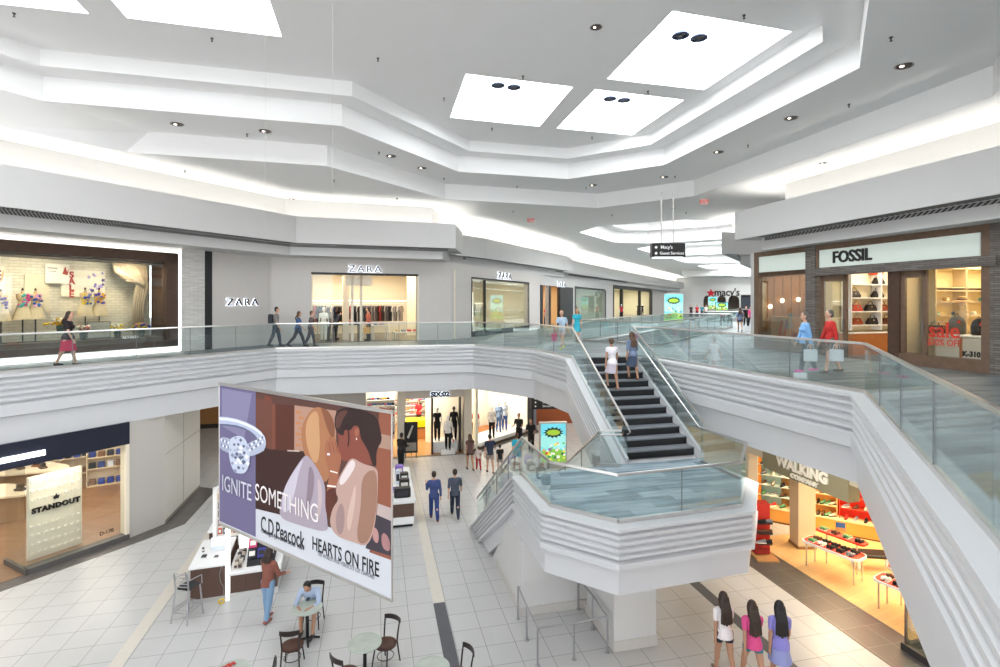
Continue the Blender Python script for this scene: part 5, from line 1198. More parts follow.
for (u_, y_, e_) in ((6.0,2.3,105),(9.0,2.3,105),(8.5,5.,105),(12,3,90)):
    ld = bpy.data.lights.new('shop_lamp','AREA'); ld.size = 1.5; ld.energy = e_; ld.color = (1,.82,.52); o = bpy.data.objects.new('shop_lamp', ld); COL.objects.link(o); o.location = WL.w(u_, y_, 3.25)
BK = Fr((8.75,18.98),(16.5,14.35)); kx = BK.x
BK.put(MB().box(-.6,BK.L,0,.2,0,3.3), 'wall_shoe_shop_back', hm('d9c096'), st=True)
BK.put(MB().box(kx(838),BK.L,-.02,0,.5,3.3), 'trim_86', hm('e02c14',.6), st=True)
BK.put(MB().box(kx(815)-1,kx(838),-.02,0,.5,3.3), 'trim_87', hm('e8a050',.6), st=True)
BK.put(MB().box(kx(757),kx(800),-.02,0,.5,3.3), 'trim_88', hm('a9c9c4',.5), st=True)
t = BK.thing('low_display_ledge', 'orange wooden ledge running under the shoe shelves', 'ledge', 0, 0, 0)
MB().box(-.3,BK.L,-.45,-.03,0,.46).build('front_board', hm('d89a48',.4), t); MB().box(-.3,BK.L,-.47,-.03,.46,.5).build('ledge_top', hm('e8d0a0',.4), t); MB().box(-.3,BK.L,-.455,-.45,0,.06).build('kick_strip', hm('6a4424'), t)
t = BK.thing('wooden_post', 'orange wooden post at the left end of the shoe shelves', 'post', kx(750.5), -.15, 0); MB().box(0,.36,-.1,.1,0,3.25).build('post', hm('e08a34',.4), t)
shc = ['1e1c1e','5b3a28','a87a4c','d9cdb8','7d7f86','5f9a6a','d8342c']
zz = [.85,1.2,1.55,1.9,2.25]
for (a, b, lab, short, gl) in ((kx(758),kx(799),'pale blue shelf bay of shoes left of the beige pillar','pale blue bay','d6e6e2'),(kx(814),kx(837),'amber shelf bay of shoes right of the beige pillar','amber bay','e8c890'),(kx(839),BK.L-.2,'red shelf bay of shoes at the back of the shoe shop','red bay','d84a34')):
    t = BK.thing('shelf_unit', lab, 'shelf', a, -.3, 0)
    for z in zz: MB().box(0,b-a,0,.28,z-.02,z).build('shelf_board', hm(gl,.3), t)
    MB().box(0,.02,0,.28,.5,2.6).box(b-a-.02,b-a,0,.28,.5,2.6).build('side_panel', hm(gl,.3), t)
    n = max(4, int((b-a)/.27))
    for i, z in enumerate([.5]+zz[:4]): shoe_row(BK, a+.05, b-.05, -.17 if i else -.25, z, n, shc, 'level %s of the %s in the shoe shop' % ('one two three four five'.split()[i], short), 'shoes on the %s' % short, 2.6)
pl = P(798.5,549.8); struct(MB().box(0,.52,0,.5,0,3.3).build('wall_shoe_shop_pillar', hm('cdbf9f',.6), None, (pl.x,pl.y,0), -A1*.0)); struct(MB().box(-.02,.54,-.02,.52,0,.1).build('baseboard_pillar', hm('8a6a48'), None, (pl.x,pl.y,0)))
def shoe_table(label, c, rz, nshoe, lab2):
    t = thing('display_table', label, 'table', c, rz); fr = Fr((c[0],c[1]),(c[0]+math.cos(rz),c[1]+math.sin(rz)))
    def rr(L, W, n=6):
        pts = []
        for (cx, cy, a0) in ((L/2-.15,-W/2+.15,-90),(L/2-.15,W/2-.15,0),(-L/2+.15,W/2-.15,90),(-L/2+.15,-W/2+.15,180)):
            for k_ in range(n): a = R(a0+90*k_/(n-1)); pts.append((cx+.15*math.cos(a), cy+.15*math.sin(a)))
        return pts
    MB().prism(rr(1.5,.62), .66, .72).build('white_rim', whitep, t); MB().prism(rr(1.44,.56), .72, .728).build('red_top', hm('e8402a',.5), t)
    up_ = MB().prism([(a*.85,b*.6+.42) for a,b in rr(1.5,.6)], .90, .95).build('upper_shelf', hm('e8402a',.5), t); MB().cyl((-.4,.42,.0),(-.4,.42,.9),.022).cyl((.4,.42,.0),(.4,.42,.9),.022).build('shelf_post', steel, up_)
    for sx_ in (-1,1):
        for sy_ in (-1,1): MB().cyl((sx_*.62,sy_*.22,0),(sx_*.62,sy_*.22,.66),.022).build('leg', steel, t)
    for rowy, z, n, sc1 in ((-.12,.729,nshoe,1.),(.13,.729,nshoe,1.),(.42,.951,nshoe-1,1.)):
        shoe_row(fr, -.62, .62, rowy, z, n, ['1e1c1e','1e1c1e','5b3a28','7d7f86','5f9a6a','e9e6e0'], lab2, 'shoes on the '+lab2, 0, .3, True, .95)
a_ = P(809,540,.72); b_ = P(862,560,.72); mid_ = (a_+b_)/2; shoe_table('red-topped table of shoes in front of the black bench', (mid_.x+.05,mid_.y+.12,.015), math.atan2(b_.y-a_.y,b_.x-a_.x), 5, 'red-topped table beside the black bench')
a2_ = P(877,575,.72); dv = (b_-a_).normalized(); m2 = a2_+dv*.75; shoe_table('red-topped table of shoes partly hidden by the sloping walkway', (m2.x,m2.y,.015), math.atan2(dv.y,dv.x), 5, 'red-topped table partly hidden by the walkway')
bp_ = P(873,553,.45); t = thing('bench', 'black padded bench on white legs behind the first shoe table', 'bench', (bp_.x,bp_.y,.015), math.atan2(dv.y,dv.x)+.9)
MB().rbox(-.55,.55,-.22,.22,.36,.46,.04).build('seat', hm('1d1a18',.5), t)
for x_ in (-.48,.42): MB().box(x_,x_+.05,-.2,-.15,0,.36).box(x_,x_+.05,.15,.2,0,.36).box(x_,x_+.05,-.2,.2,0,.05).build('leg', whitep, t)
t = thing('picture_card', 'small blue picture card standing on the shoe table', 'card', P(840.5,531,.965), -.4); MB().rbox(-.12,.12,-.01,.01,0,.24,.01).build('card', hm('2f5f9a'), t); MB().box(-.11,.11,-.014,-.01,.01,.1).build('printed_ground', hm('b08a5a'), t); MB().cyl((0,.05,0),(0,0,.15),.006).build('strut', steel, t)
st0 = P(762,556); t = thing('red_display_tower', 'narrow red shoe display tower on a wooden foot at the dark floor border', 'display tower', (st0.x,st0.y,.01), -A1+.2)
MB().rbox(-.22,.22,-.05,.3,.06,1.55,.02).build('tower', hm('b8281c',.5), t); MB().cbox((0,-.05,.03),(.62,.75,.05)).build('foot', hm('b98a5a'), t); MB().box(-.2,.2,-.07,-.05,.08,.26).build('name_strip', hm('8a1c14'), t)
fr_ = Fr((st0.x,st0.y),(st0.x+math.cos(-A1+.2),st0.y+math.sin(-A1+.2)))
for i, z in enumerate((.45,.75,1.05)):
    MB().box(-.2,.2,-.24,-.05,z-.03,z-.01).build('shelf_board', hm('3a1a14'), t); shoe_row(fr_, -.18,.18,-.15,z, 2, ['1e1c1e','5b3a28','7d7f86'], 'the narrow red display tower', 'shoes on the red tower', 1.4)
# glazed corner at the bottom right
gp = P(907,652); t = thing('glass_display_case', 'glass shop window box on a dark plinth at the bottom right corner', 'display case', (gp.x,gp.y,0), -A1-R(90)*0)
gd = math.atan2(-.973,.23); t.rotation_euler.z = gd
MB().box(0,2.6,-.05,.1,0,.16).box(-.1,.0,-.05,1.3,0,.16).build('plinth', hm('3c3a3a',.4), t); MB().box(0,2.6,.02,.032,.16,2.9).build('front_glass', shop_glass, t); MB().box(-.05,-.038,.02,1.3,.16,2.9).build('side_glass', shop_glass, t); MB().box(-.06,-.02,0,.05,.16,2.9).build('corner_post', dsteel, t)
q = t.location+Vector((math.cos(gd)*.9-math.sin(gd)*.6, math.sin(gd)*.9+math.cos(gd)*.6, .015)); t = thing('display_table', 'small pale table with a teal top inside the glass corner window', 'table', q, gd)
MB().rbox(-.5,.5,-.22,.22,.74,.78,.02).build('table_top', hm('d8d4c8'), t); MB().box(-.48,.48,-.2,.2,.781,.786).build('teal_inset', hm('4ab4b0'), t)
for x_ in (-.44,.40): MB().box(x_,x_+.04,-.2,-.16,0,.74).box(x_,x_+.04,.16,.2,0,.74).build('leg', hm('5a5a5c'), t)
# things behind the landing at the right
t = thing('black_cabinet', 'tall black cabinet seen through the glass at the right end of the landing', 'cabinet', (6.6,20.6,0), -.25); MB().rbox(-.75,.0,0,.5,0,2.3,.03).build('body', hm('15181a',.35), t); MB().box(-.7,-.05,-.01,0,.2,2.2).build('door', hm('0e1012',.2), t)
# ---------------------------------------------------------------- food court furniture
marble = mat('green_grey_marble', (.42,.46,.41), .25, noise=.22, nscale=7); cast = mat('black_cast_iron', (.02,.02,.022), .4, .5)
seatw = mat('dark_cherry_seat', (.06,.02,.012), .35, noise=.2); ironf = mat('dark_brown_frame', (.022,.014,.012), .35)
def table(x, y, lab, d=.66):
    t = thing('bistro_table', lab, 'table', (x,y,0), random.uniform(0,.7), 'round bistro tables')
    MB().lathe([(d/2-.01,.722),(d/2,.73),(d/2,.742),(d/2-.008,.75),(.001,.75)], 40).build('table_top', marble, t)
    MB().lathe([(.12,.70),(.12,.722),(.001,.722)], 16).lathe([(.036,.05),(.036,.71)], 16).build('column', cast, t)
    f = MB()
    for k_ in range(4): a = k_*math.pi/2+.4; f.tube([(0,0,.07),(.15*math.cos(a),.15*math.sin(a),.055),(.27*math.cos(a),.27*math.sin(a),.02)],[.03,.026,.02],8)
    f.build('cross_foot', cast, t); return t
tb = [(-4.28,11.77,'round marble bistro table where the man sits with his phone'),(-2.69,10.55,'round marble bistro table with two wooden chairs pulled up'),(-1.26,9.83,'round marble bistro table at the bottom edge near the dark floor strip'),(-4.93,9.72,'round bistro table with red items cut by the bottom edge')]
TB = [table(*q) for q in tb]
def chair(x, y, rz, lab):
    t = thing('bistro_chair', lab, 'chair', (x,y,0), R(rz), 'wooden bistro chairs')
    MB().lathe([(.205,.435),(.222,.445),(.222,.462),(.18,.47),(.001,.464)], 24).build('seat', seatw, t)
    MB().tube([(.212*math.cos(a),.212*math.sin(a),.43) for a in [i*math.pi/10 for i in range(20)]], .013, 8, True).build('seat_ring', ironf, t)
    for sd in (-1,1):
        MB().tube([(sd*.15,.14,.43),(sd*.17,.18,.22),(sd*.19,.21,0)],[.017,.016,.014],8).build('leg', ironf, t)
        MB().tube([(sd*.19,-.24,0),(sd*.175,-.20,.25),(sd*.165,-.17,.46),(sd*.175,-.20,.68),(sd*.185,-.235,.86)],[.015,.016,.018,.017,.015],8).build('leg', ironf, t)
    MB().tube([(.165*math.cos(a),.175*math.sin(a),.20) for a in [i*math.pi/8 for i in range(16)]], .009, 6, True).build('foot_ring', ironf, t)
    n = 10; b = MB()
    for i in range(n+1):
        a = -1+2*i/n; x_ = a*.20; y_ = -.235-.055*(1-a*a)
        b.v += [(x_,y_-.011,.80),(x_,y_+.011,.80),(x_,y_+.011,.885+.012*(1-a*a)),(x_,y_-.011,.885+.012*(1-a*a))]
    for i in range(n):
        for k_ in range(4): b.f.append((i*4+k_, i*4+(k_+1)%4, (i+1)*4+(k_+1)%4, (i+1)*4+k_))
    b.f += [(3,2,1,0),(n*4,n*4+1,n*4+2,n*4+3)]; b.build('top_rail', ironf, t); return t
chair(-4.28, 10.93, 8, 'dark wooden bistro chair facing the seated man across his table')
chair(-2.37, 10.98, 155, 'dark wooden bistro chair on the far right side of the middle marble table')
chair(-2.92, 10.10, -38, 'dark wooden bistro chair at the near left of the middle marble table')
chair(-4.42, 9.72, 100, 'dark wooden bistro chair farthest left, only its curved back in the picture')
chair(-.80, 10.05, 125, 'dark wooden bistro chair at the right of the table near the dark floor strip')
mc = (-4.36, 12.36)
chair(mc[0], mc[1], 183, 'dark wooden bistro chair under the seated man')
human('man in pale blue shirt and shorts sitting at a marble table with a phone', (mc[0], mc[1]-.0, 0), 183, 1.76,
      dict(th=(84,80), kn=(62,84), spread=9, arm=((38,16,58,38),(38,16,58,38)), lean=34, flat=True), 'm', 'black', 0, 'a9b9d2', 1.55, '5a4c44', 'shorts', '2a2624', headtilt=22, seat=.47, vox=.0105)
ph = thing('mobile_phone', 'small black mobile phone held over the marble table', 'phone', (-4.34,11.98,.80), .1); MB().rbox(-.035,.035,-.07,.07,0,.01,.006).build('case', black, ph); MB().box(-.03,.03,-.062,.062,.0101,.0108).build('screen', hm('20303a',.1), ph)
t = thing('sauce_packets', 'small heap of red packets on the table at the bottom left', 'packets', (-5.03,9.85,.751), .4)
for i in range(4): MB().cbox((.05*i-.08,.03*(i%2),.008+.004*i),(.09,.05,.008),rz=.7*i).build('packet', hm('b8322a',.5), t)
# bar stool
alu = mat('brushed_aluminium', (.45,.45,.47), .35, .9)
t = thing('bar_stool', 'silver ladder-back bar stool with black seat beside the phone kiosk', 'bar stool', (-7.42,12.62,0), R(-12))
MB().rbox(-.19,.19,-.18,.2,.74,.79,.05).build('seat', black, t)
for sx_ in (-1,1):
    MB().tube([(sx_*.17,.17,.74),(sx_*.2,.24,0)],.018,8).build('leg', alu, t); MB().tube([(sx_*.22,-.28,0),(sx_*.18,-.19,.74),(sx_*.185,-.23,1.15)],.018,8).build('leg', alu, t)
    MB().tube([(sx_*.185,-.215,1.0),(sx_*.22,-.02,1.0),(sx_*.225,.16,.98),(sx_*.21,.19,.76)],.012,8).build('armrest', alu, t)
b = MB()
for z in (.86,.93,1.0,1.07,1.14): b.tube([(-.18,-.215,z),(0,-.25,z),(.18,-.215,z)],.012,6)
b.build('back_slats', alu, t); b = MB()
for z in (.25,.32): b.tube([(-.2,-.25,z),(.2,-.25,z)],.011,6).tube([(-.19,.22,z),(.19,.22,z)],.011,6).tube([(-.195,-.25,z),(-.19,.22,z)],.011,6).tube([(.195,-.25,z),(.19,.22,z)],.011,6)
b.build('foot_rails', alu, t)

# ---- phone accessory kiosk
kr = P(190,606); KR = Fr((kr.x,kr.y),(kr.x+math.cos(A1+.08),kr.y+math.sin(A1+.08)))
brn = mat('kiosk_brown_panel', (.10,.055,.04), .35, noise=.12, nscale=5)
k = thing('phone_kiosk', 'brown and white phone accessory kiosk behind the lower left corner of the banner', 'kiosk', (kr.x,kr.y,0), KR.rz)
MB().box(0,.78,.03,1.6,.12,.88).build('left_cabinet', brn, k); MB().box(.02,.76,.05,1.58,0,.12).build('left_plinth', hm('b9b8b6',.3), k); MB().rbox(-.04,.80,-.02,1.64,.88,.94,.02).build('white_counter', whitep, k)
MB().box(.9,2.0,.0,1.3,.16,.62).build('right_cabinet', brn, k); MB().box(.88,2.02,-.03,1.3,0,.16).build('right_plinth', hm('c4c3c2',.3), k); MB().rbox(.86,2.1,-.06,1.35,.62,.70,.02).build('white_ledge', whitep, k)
dv_ = MB()
for x_ in (1.26,1.62): dv_.box(x_,x_+.008,-.004,.001,.17,.62)
dv_.build('panel_joints', black, k)
posts = MB().box(.79,.89,-.03,.09,0,2.5); posts.build('lit_post', emis('lit_white_panel',(1,.99,.97),.6), k)
MB().box(.2,.3,1.62,1.7,.9,2.4).box(.2,.9,1.62,1.7,2.3,2.4).box(.84,.92,1.6,1.7,.7,2.5).build('white_frame', whitep, k)
MB().box(.3,.84,1.66,1.69,.94,2.3).build('pegboard', hm('f0ece4'), k)
MB().xz([(.92,.70),(2.0,.70),(2.0,1.9),(.92,2.5)], 1.3, 1.34).build('back_board', emis('lit_white_panel',(1,.99,.97),1.3), k)
MB().box(-.0,2.05,2.2,2.8,0,.9).build('far_cabinet', brn, k); MB().rbox(-.04,2.1,2.15,2.85,.9,.95,.02).build('far_counter', whitep, k)
def item(fr, x, y, z, sz, colr, nm, lab, cat, g=None, rz=0., rx=0., rough=.4):
    t = thing(nm, lab, cat, fr.w(x,y,z), fr.rz+rz, g); b = MB(); b.rbox(-sz[0]/2,sz[0]/2,-sz[1]/2,sz[1]/2,0,sz[2],min(sz[0],sz[1])*.15)
    o = b.build('body', hm(colr,rough), t); o.rotation_euler.x = rx
    q = MB().box(-sz[0]*.35,sz[0]*.35,-sz[1]/2-.003,-sz[1]/2+.002,sz[2]*.25,sz[2]*.75).build('face', hm(random.choice(('e8e4dc','2a2830','c8c8d0')),.5), t); q.rotation_euler.x = rx; return t
cl_ = ['6fc03a','2f9fc8','7a3ab0','3a3a8c','1e1e24','3ab0d8','c83a6a','22222a']; cnm = {'6fc03a':'green','2f9fc8':'blue','7a3ab0':'purple','3a3a8c':'indigo','1e1e24':'black','3ab0d8':'light blue','c83a6a':'pink','22222a':'charcoal'}
rows_ = (('6fc03a','2f9fc8','3ab0d8'),('7a3ab0','7a3ab0','3ab0d8'),('c83a6a','1e1e24','2f9fc8'),('22222a','3a3a8c','1e1e24'))
for i, rw in enumerate(rows_):
    for j, c in enumerate(rw):
        item(KR, 1.36+j*.23, .87-i*.2, 1.42-i*.19, (.2,.03,.24), c, 'phone_case', '%s phone case, row %s of the slanted rack on the kiosk' % (cnm[c], ('one','two','three','four')[i]), 'phone case', 'phone cases on the slanted rack', 0, R(-40))
rk = thing('display_rack', 'black slanted rack holding bright phone cases on the kiosk', 'rack', KR.w(1.25,.15,.7), KR.rz)
MB().yz([(0,0),(.9,.0),(.9,.85),(.1,.1)], -.0, .66).build('rack_body', hm('18181c'), rk)
for i in range(5):
    for j in range(2): item(KR, 1.0+.1*j, .15+.22*i, .705, (.09,.07,.12), ('c8b8a8','8a7a6a','e0d8cc','3a3028')[(i+j)%4], 'accessory_box', 'small accessory box left of the black rack on the kiosk ledge', 'box', 'accessory boxes on the kiosk ledge')
for i in range(5):
    for j in range(4): item(KR, .38+.125*j, 1.63, 1.05+.24*i, (.09,.03,.17), ('c8502e','22222a','d8a04a','8a3030','3a3a44')[(i*3+j)%5], 'hanging_pack', 'small hanging pack on the kiosk pegboard, row %s from the bottom' % ('one','two','three','four','five')[i], 'pack', 'packs on the kiosk pegboard')
for i in range(4):
    for j in range(5): item(KR, 1.02+.2*j, 1.27, 1.3+.24*i-.0, (.14,.03,.17), ('e8a070','f0e0c8','d87858','e8c8a8','8a5a4a')[(i*2+j)%5], 'hanging_pack', 'pale orange pack on the lit kiosk back board, row %s from the bottom' % ('one','two','three','four')[i], 'pack', 'packs on the lit kiosk back board')
t = thing('laptop', 'open laptop with pale blue screen on the white kiosk counter', 'laptop', KR.w(.45,1.05,.94), KR.rz+R(8)); MB().rbox(-.19,.19,-.28,.0,0,.02,.02).build('keyboard_base', hm('cfd2d6',.3), t)
lid = MB().rbox(-.19,.19,-.012,.0,.0,.27,.01).build('lid', hm('cfd2d6',.3), t); lid.rotation_euler.x = R(-38); s_ = MB().box(-.175,.175,-.016,-.012,.02,.25).build('screen', mat('laptop_screen',hexc('b8d4ea'),.2,emit=hexc('b8d4ea'),es=.8), t); s_.rotation_euler.x = R(-38)
item(KR, .2, .55, .94, (.12,.18,.03), '2a2a2e', 'card_reader', 'black card reader on the white kiosk counter', 'card reader')
item(KR, .12, .85, .94, (.05,.05,.12), '3a3034', 'pen_cup', 'small dark cup at the left edge of the kiosk counter', 'cup')
item(KR, .5, .45, .94, (.1,.14,.02), '5a4a40', 'notepad', 'small notepad near the front of the kiosk counter', 'notepad')
t = thing('coiled_cable', 'grey cable hanging down the brown front of the kiosk', 'cable', KR.w(.7,-.0,.0), KR.rz); MB().tube([(0,.03,.86),(-.04,-.02,.7),(-.02,-.03,.5),(.06,-.02,.35),(.05,-.02,.2),(.1,-.03,.06)],.008,6).build('cable', hm('8a8a88'), t)
t = thing('yellow_tape_roll', 'yellow cable roll on the floor at the foot of the kiosk post', 'roll', KR.w(.72,-.14,.0), .5); MB().tube([(.06*math.cos(a),.02*math.sin(2*a),.07+.05*math.sin(a)) for a in [i*math.pi/6 for i in range(12)]],.02,8,True).build('roll', hm('d8b83a'), t)
# ---- gift counter right of the banner
gq = P(415,500,.9); d_ = Fr((gq.x-1.7*math.cos(A1),gq.y-1.7*math.sin(A1)),(gq.x,gq.y))
k = thing('gift_counter', 'white-topped brown display counter just right of the banner', 'counter', d_.loc, d_.rz)
MB().box(.03,1.67,.03,3.6,.35,.8).build('brown_panels', brn, k); MB().box(.03,1.67,.03,3.6,.1,.35).box(.0,1.7,0,3.63,.8,.86).build('white_bands', whitep, k); MB().rbox(-.03,1.73,-.03,3.66,.86,.92,.02).build('counter_top', whitep, k); MB().box(.08,1.62,.08,3.5,0,.1).build('dark_plinth', black, k)
for i, (x_, y_, sz, c, nm, lab) in enumerate(((1.3,.35,(.55,.3,.32),'17171a','gift_box','large black box at the near end of the white gift counter'),(1.0,.9,(.3,.25,.14),'5a2ab0','gift_box','purple box on the white gift counter'),(1.4,1.0,(.35,.25,.4),'2a2624','display_block','tall dark display block on the gift counter'),
   (.9,1.6,(.16,.16,.55),'e8e8ec','bottle_carton','tall white carton on the gift counter'),(1.2,1.7,(.16,.16,.5),'d0d4dc','bottle_carton','pale grey carton on the gift counter'),(.9,2.4,(.2,.2,.85),'b8322c','bottle_carton','tall red-topped carton at the far end of the gift counter'),(1.45,2.0,(.3,.3,.3),'1c1a1c','gift_box','black box in the middle of the gift counter'),(1.3,2.8,(.3,.3,.35),'8a6ac8','gift_box','lilac box towards the far end of the gift counter'))):
    item(d_, x_, y_, .92, sz, c, nm, lab, 'box')

# ---- steel guard under the landing
t = thing('guard_rail', 'low steel guard rail on round posts beside the white stair enclosure', 'guard rail', (0,0,0))
pts_ = [P(518,619),P(526.6,640),P(537.6,665.6),P(574,659.4),P(607.4,652.4),P(592.6,629),P(578.4,609)]
for p_ in pts_: MB().cyl((p_.x,p_.y,0),(p_.x,p_.y,.76),.022,n=12).build('post', alu, t); MB().lathe([(.055,0),(.055,.012),(.03,.02),(.02,.02)],14,(p_.x,p_.y,0)).build('post_base', alu, t)
MB().tube([(p_.x,p_.y,.77) for p_ in pts_], .021, 10).build('top_rail', alu, t)
t.location = (0,0,0)

# ================================================================ upper level details
halo = emis('halo_bluewhite', (.82,.88,1), 1.6); letter = hm('20222c', .4)
def zara(fr, x, z, w_, lab, y=-.06):
    t = fr.thing('shop_sign', lab, 'sign', x, y, z)
    o = text('ZARA', 1.0, letter, t, 'lettering', (0,0,0), .03, .012, sp=1.25); xs_ = [v.co.x for v in o.data.vertices]; zs__ = [v.co.z for v in o.data.vertices]; k_ = w_/(max(xs_)-min(xs_)); hh = .185*w_/.95
    q = text('ZARA', 1.0, halo, t, 'glowing_outline', (0,.03,0), .02, .035, sp=1.25)
    for oo in (o, q): oo.data.transform(Matrix.Translation((0,0,-(max(zs__)+min(zs__))/2))); oo.data.transform(Matrix.Diagonal((k_,1,hh/(max(zs__)-min(zs__)),1)))
    s_ = MB()                                         # serifs
    for x_, zz_ in ((-.47,-.5),(-.36,.5),(-.23,-.5),(-.05,-.5),(.05,-.5),(.23,-.5),(.29,-.5),(.46,-.5)): s_.box((x_-.035)*w_,(x_+.035)*w_,-.016,.012,zz_*hh-.008*(1 if zz_ > 0 else -1)-.006,zz_*hh+.006)
    s_.build('serifs', letter, t)
zara(F1, F1.x(243), zat(302, on_line(243,F1.p0,F1.p1)[1]), F1.x(259)-F1.x(227), 'black glowing-edged lettering on the grey wall left of the bright shop opening', .0)
zara(F2, F2.x(365), zat(269, on_line(365,F2.p0,F2.p1)[1]), F2.x(382)-F2.x(348.5), 'black glowing-edged lettering straight above the bright shop opening')
zara(F3, F3.x(504), zat(276, on_line(504,F3.p0,F3.p1)[1]), F3.x(511)-F3.x(497.5), 'black glowing-edged lettering above the dark-framed shop window')
zara(F4, F4.x(561), zat(284.5, on_line(561,F4.p0,F4.p1)[1]), F4.x(565)-F4.x(557), 'smallest black glowing-edged lettering, far along the corridor')
def ward(fr, x, y, z, n, dx, cols, lab, g, ln=.85, rz=R(58), sc=1.):
    for i in range(n): hang(fr, x+dx*i, y, z, random.choice(cols), ln, lab, g, rz+random.uniform(-.1,.1), sc=sc)
dk_ = ['1c1c20','2a2c34','3a3c48','5a5250','8a8078','24304a','c8c2b8','4a3a34','9a3a30']
for (a, b_, y, lab) in ((x1a+.15,x1a+2.6,2.8,'left garment rail inside the bright shop'),(x1b-3.6,x1b-.1,2.8,'right garment rail inside the bright shop'),(x1a+.2,x1b-.3,6.6,'back garment rail inside the bright shop')):
    n = int((b_-a)/(.14 if y < 5 else .2)); ward(F2, a, y, U+1.75, n, (b_-a)/n, dk_, 'hanging garment on the '+lab, 'garments on the '+lab)
    t = F2.thing('clothes_rail', 'white '+lab, 'clothes rail', a-.1, y, U+.02); L_ = b_-a+.2; MB().tube([(0,0,0),(0,0,1.84),(L_,0,1.84),(L_,0,0)],.016).build('frame', whitep, t)
    MB().box(0,L_,-.2,.2,1.98,2.03).build('lit_shelf', emis('lit_shelf',(1,.93,.8),1.2), t)
for x_, w_ in ((F2.x(346),.3),(F2.x(352),.12),(F2.x(361),.12)): 
    F2.put(MB().box(x_, x_+w_, .4 if w_ < .2 else 1.5, .5 if w_ < .2 else 1.9, U, zo), 'trim_90', cream, st=True)
F2.put(MB().box(F2.x(346),F2.x(373),.4,.5,zo-.5,zo), 'trim_91', cream, st=True)
tabw = hm('d8d0c0',.5); 
for i,(x_, y_, w_, h_, c, lab) in enumerate(((F2.x(376),1.0,.8,.75,'e0dacc','white table of folded clothes at the right of the bright shop'),(F2.x(335),1.6,1.4,.8,'2c2a2a','dark table of folded clothes at the left of the bright shop'),(F2.x(398),.9,1.6,.38,'e8e2d4','low white block with shoes at the right front of the bright shop'))):
    t = F2.thing('shop_table', lab, 'table', x_, y_, U+.02); MB().rbox(0,w_,0,.7,h_-.06,h_,.02).build('table_top', hm(c), t)
    for lx in (.03,w_-.08):
        for ly in (.03,.62): MB().box(lx,lx+.05,ly,ly+.05,0,h_-.06).build('leg', hm(c), t)
    for j in range(5):
        q = F2.thing('folded_garment', 'folded garment in a row on the '+lab[:lab.index(' at')], 'folded garment', x_+.2+j*(w_-.35)/4, y_+.3, U+.02+h_, 'folded garments on the '+lab[:lab.index(' at')]); bb = MB()
        for l_ in range(3): bb.rbox(-.11,.11,-.14,.14,l_*.035,l_*.035+.033,.02)
        bb.build('stack', hm(random.choice(('e8e4dc','c83a34','2c3448','8a8a88','d8b888'))), q)
def shop_person(label, fr, x, y, rz, **k): human(label, fr.w(x,y,.0)+Vector((0,0,U+.02)), math.degrees(fr.rz)+rz, **k)
manq('mannequin in a printed white t-shirt at the left of the bright shop', F2.w(F2.x(325),.9,U+.02), 200, 'f0eeea', 'f0eeea', 'pants')
shop_person('person in brown top browsing just inside the bright shop', F2, F2.x(330), 1.1, -60, h=1.68, hair='dark', hlen=.1, top='7a6458', sleeve=1.6, bottom='2a282a', fem=True)
shop_person('person in orange top carrying a tan bag in the middle of the bright shop', F2, F2.x(371), .9, 70, h=1.7, hair='dark', top='c8705a', sleeve=1.4, bottom='2a2f3f', bag=('handl','d8a860'), fem=True)
shop_person('person bending over a table in dark jacket inside the bright shop', F2, F2.x(340), 2.3, -70, h=1.66, pose=dict(th=(2,-2),kn=(2,2),arm=((50,8,20),(50,8,20)),lean=30), hair='dark', top='232a3c', sleeve=1.8, bottom='1c1c20')
# window shop beside it: bright back panels
F3.put(MB().box(x3a+.3,x3a+2.0,2.2,2.3,U+.6,U+2.6), 'trim_92', hm('efe6c8'), st=True)
t = F3.thing('floor_lamp_panel', 'glowing white panel standing in the dark-framed shop window', 'lamp', x3a+2.6, 1.6, U); MB().rbox(0,.6,0,.08,.5,2.6,.03).build('lit_panel', emis('lit_panel',(1,.93,.78),1.6), t); MB().box(.1,.5,-.1,.2,0,.5).build('base', whitep, t)
ward(F3, x3a+4.0, 2.2, U+1.9, 12, .18, ['c8c4b8','8a8a80','e0dccc','b0a890'], 'pale garment in the dark-framed shop window', 'pale garments in the dark-framed window')
# corridor shop people and goods
shop_person('person in blue and red standing in the doorway of the dark-framed corridor shop', F4, (f4a+f4b)/2-.6, .6, 170, h=1.7, hair='blond', top='c8403a', sleeve=.6, bottom='2c2c6a')
for i, px_ in enumerate((611,645,649)):
    manq('dark-dressed mannequin %s the far glass shop' % ('left of', 'inside, left pair of', 'inside, right pair of')[i], F5.w(F5.x(px_), -1.2 if i == 0 else 1.0, U+.02), 190, ('c8303a','1c1c20','1c1c20')[i], '1a1a1e', h=1.8)

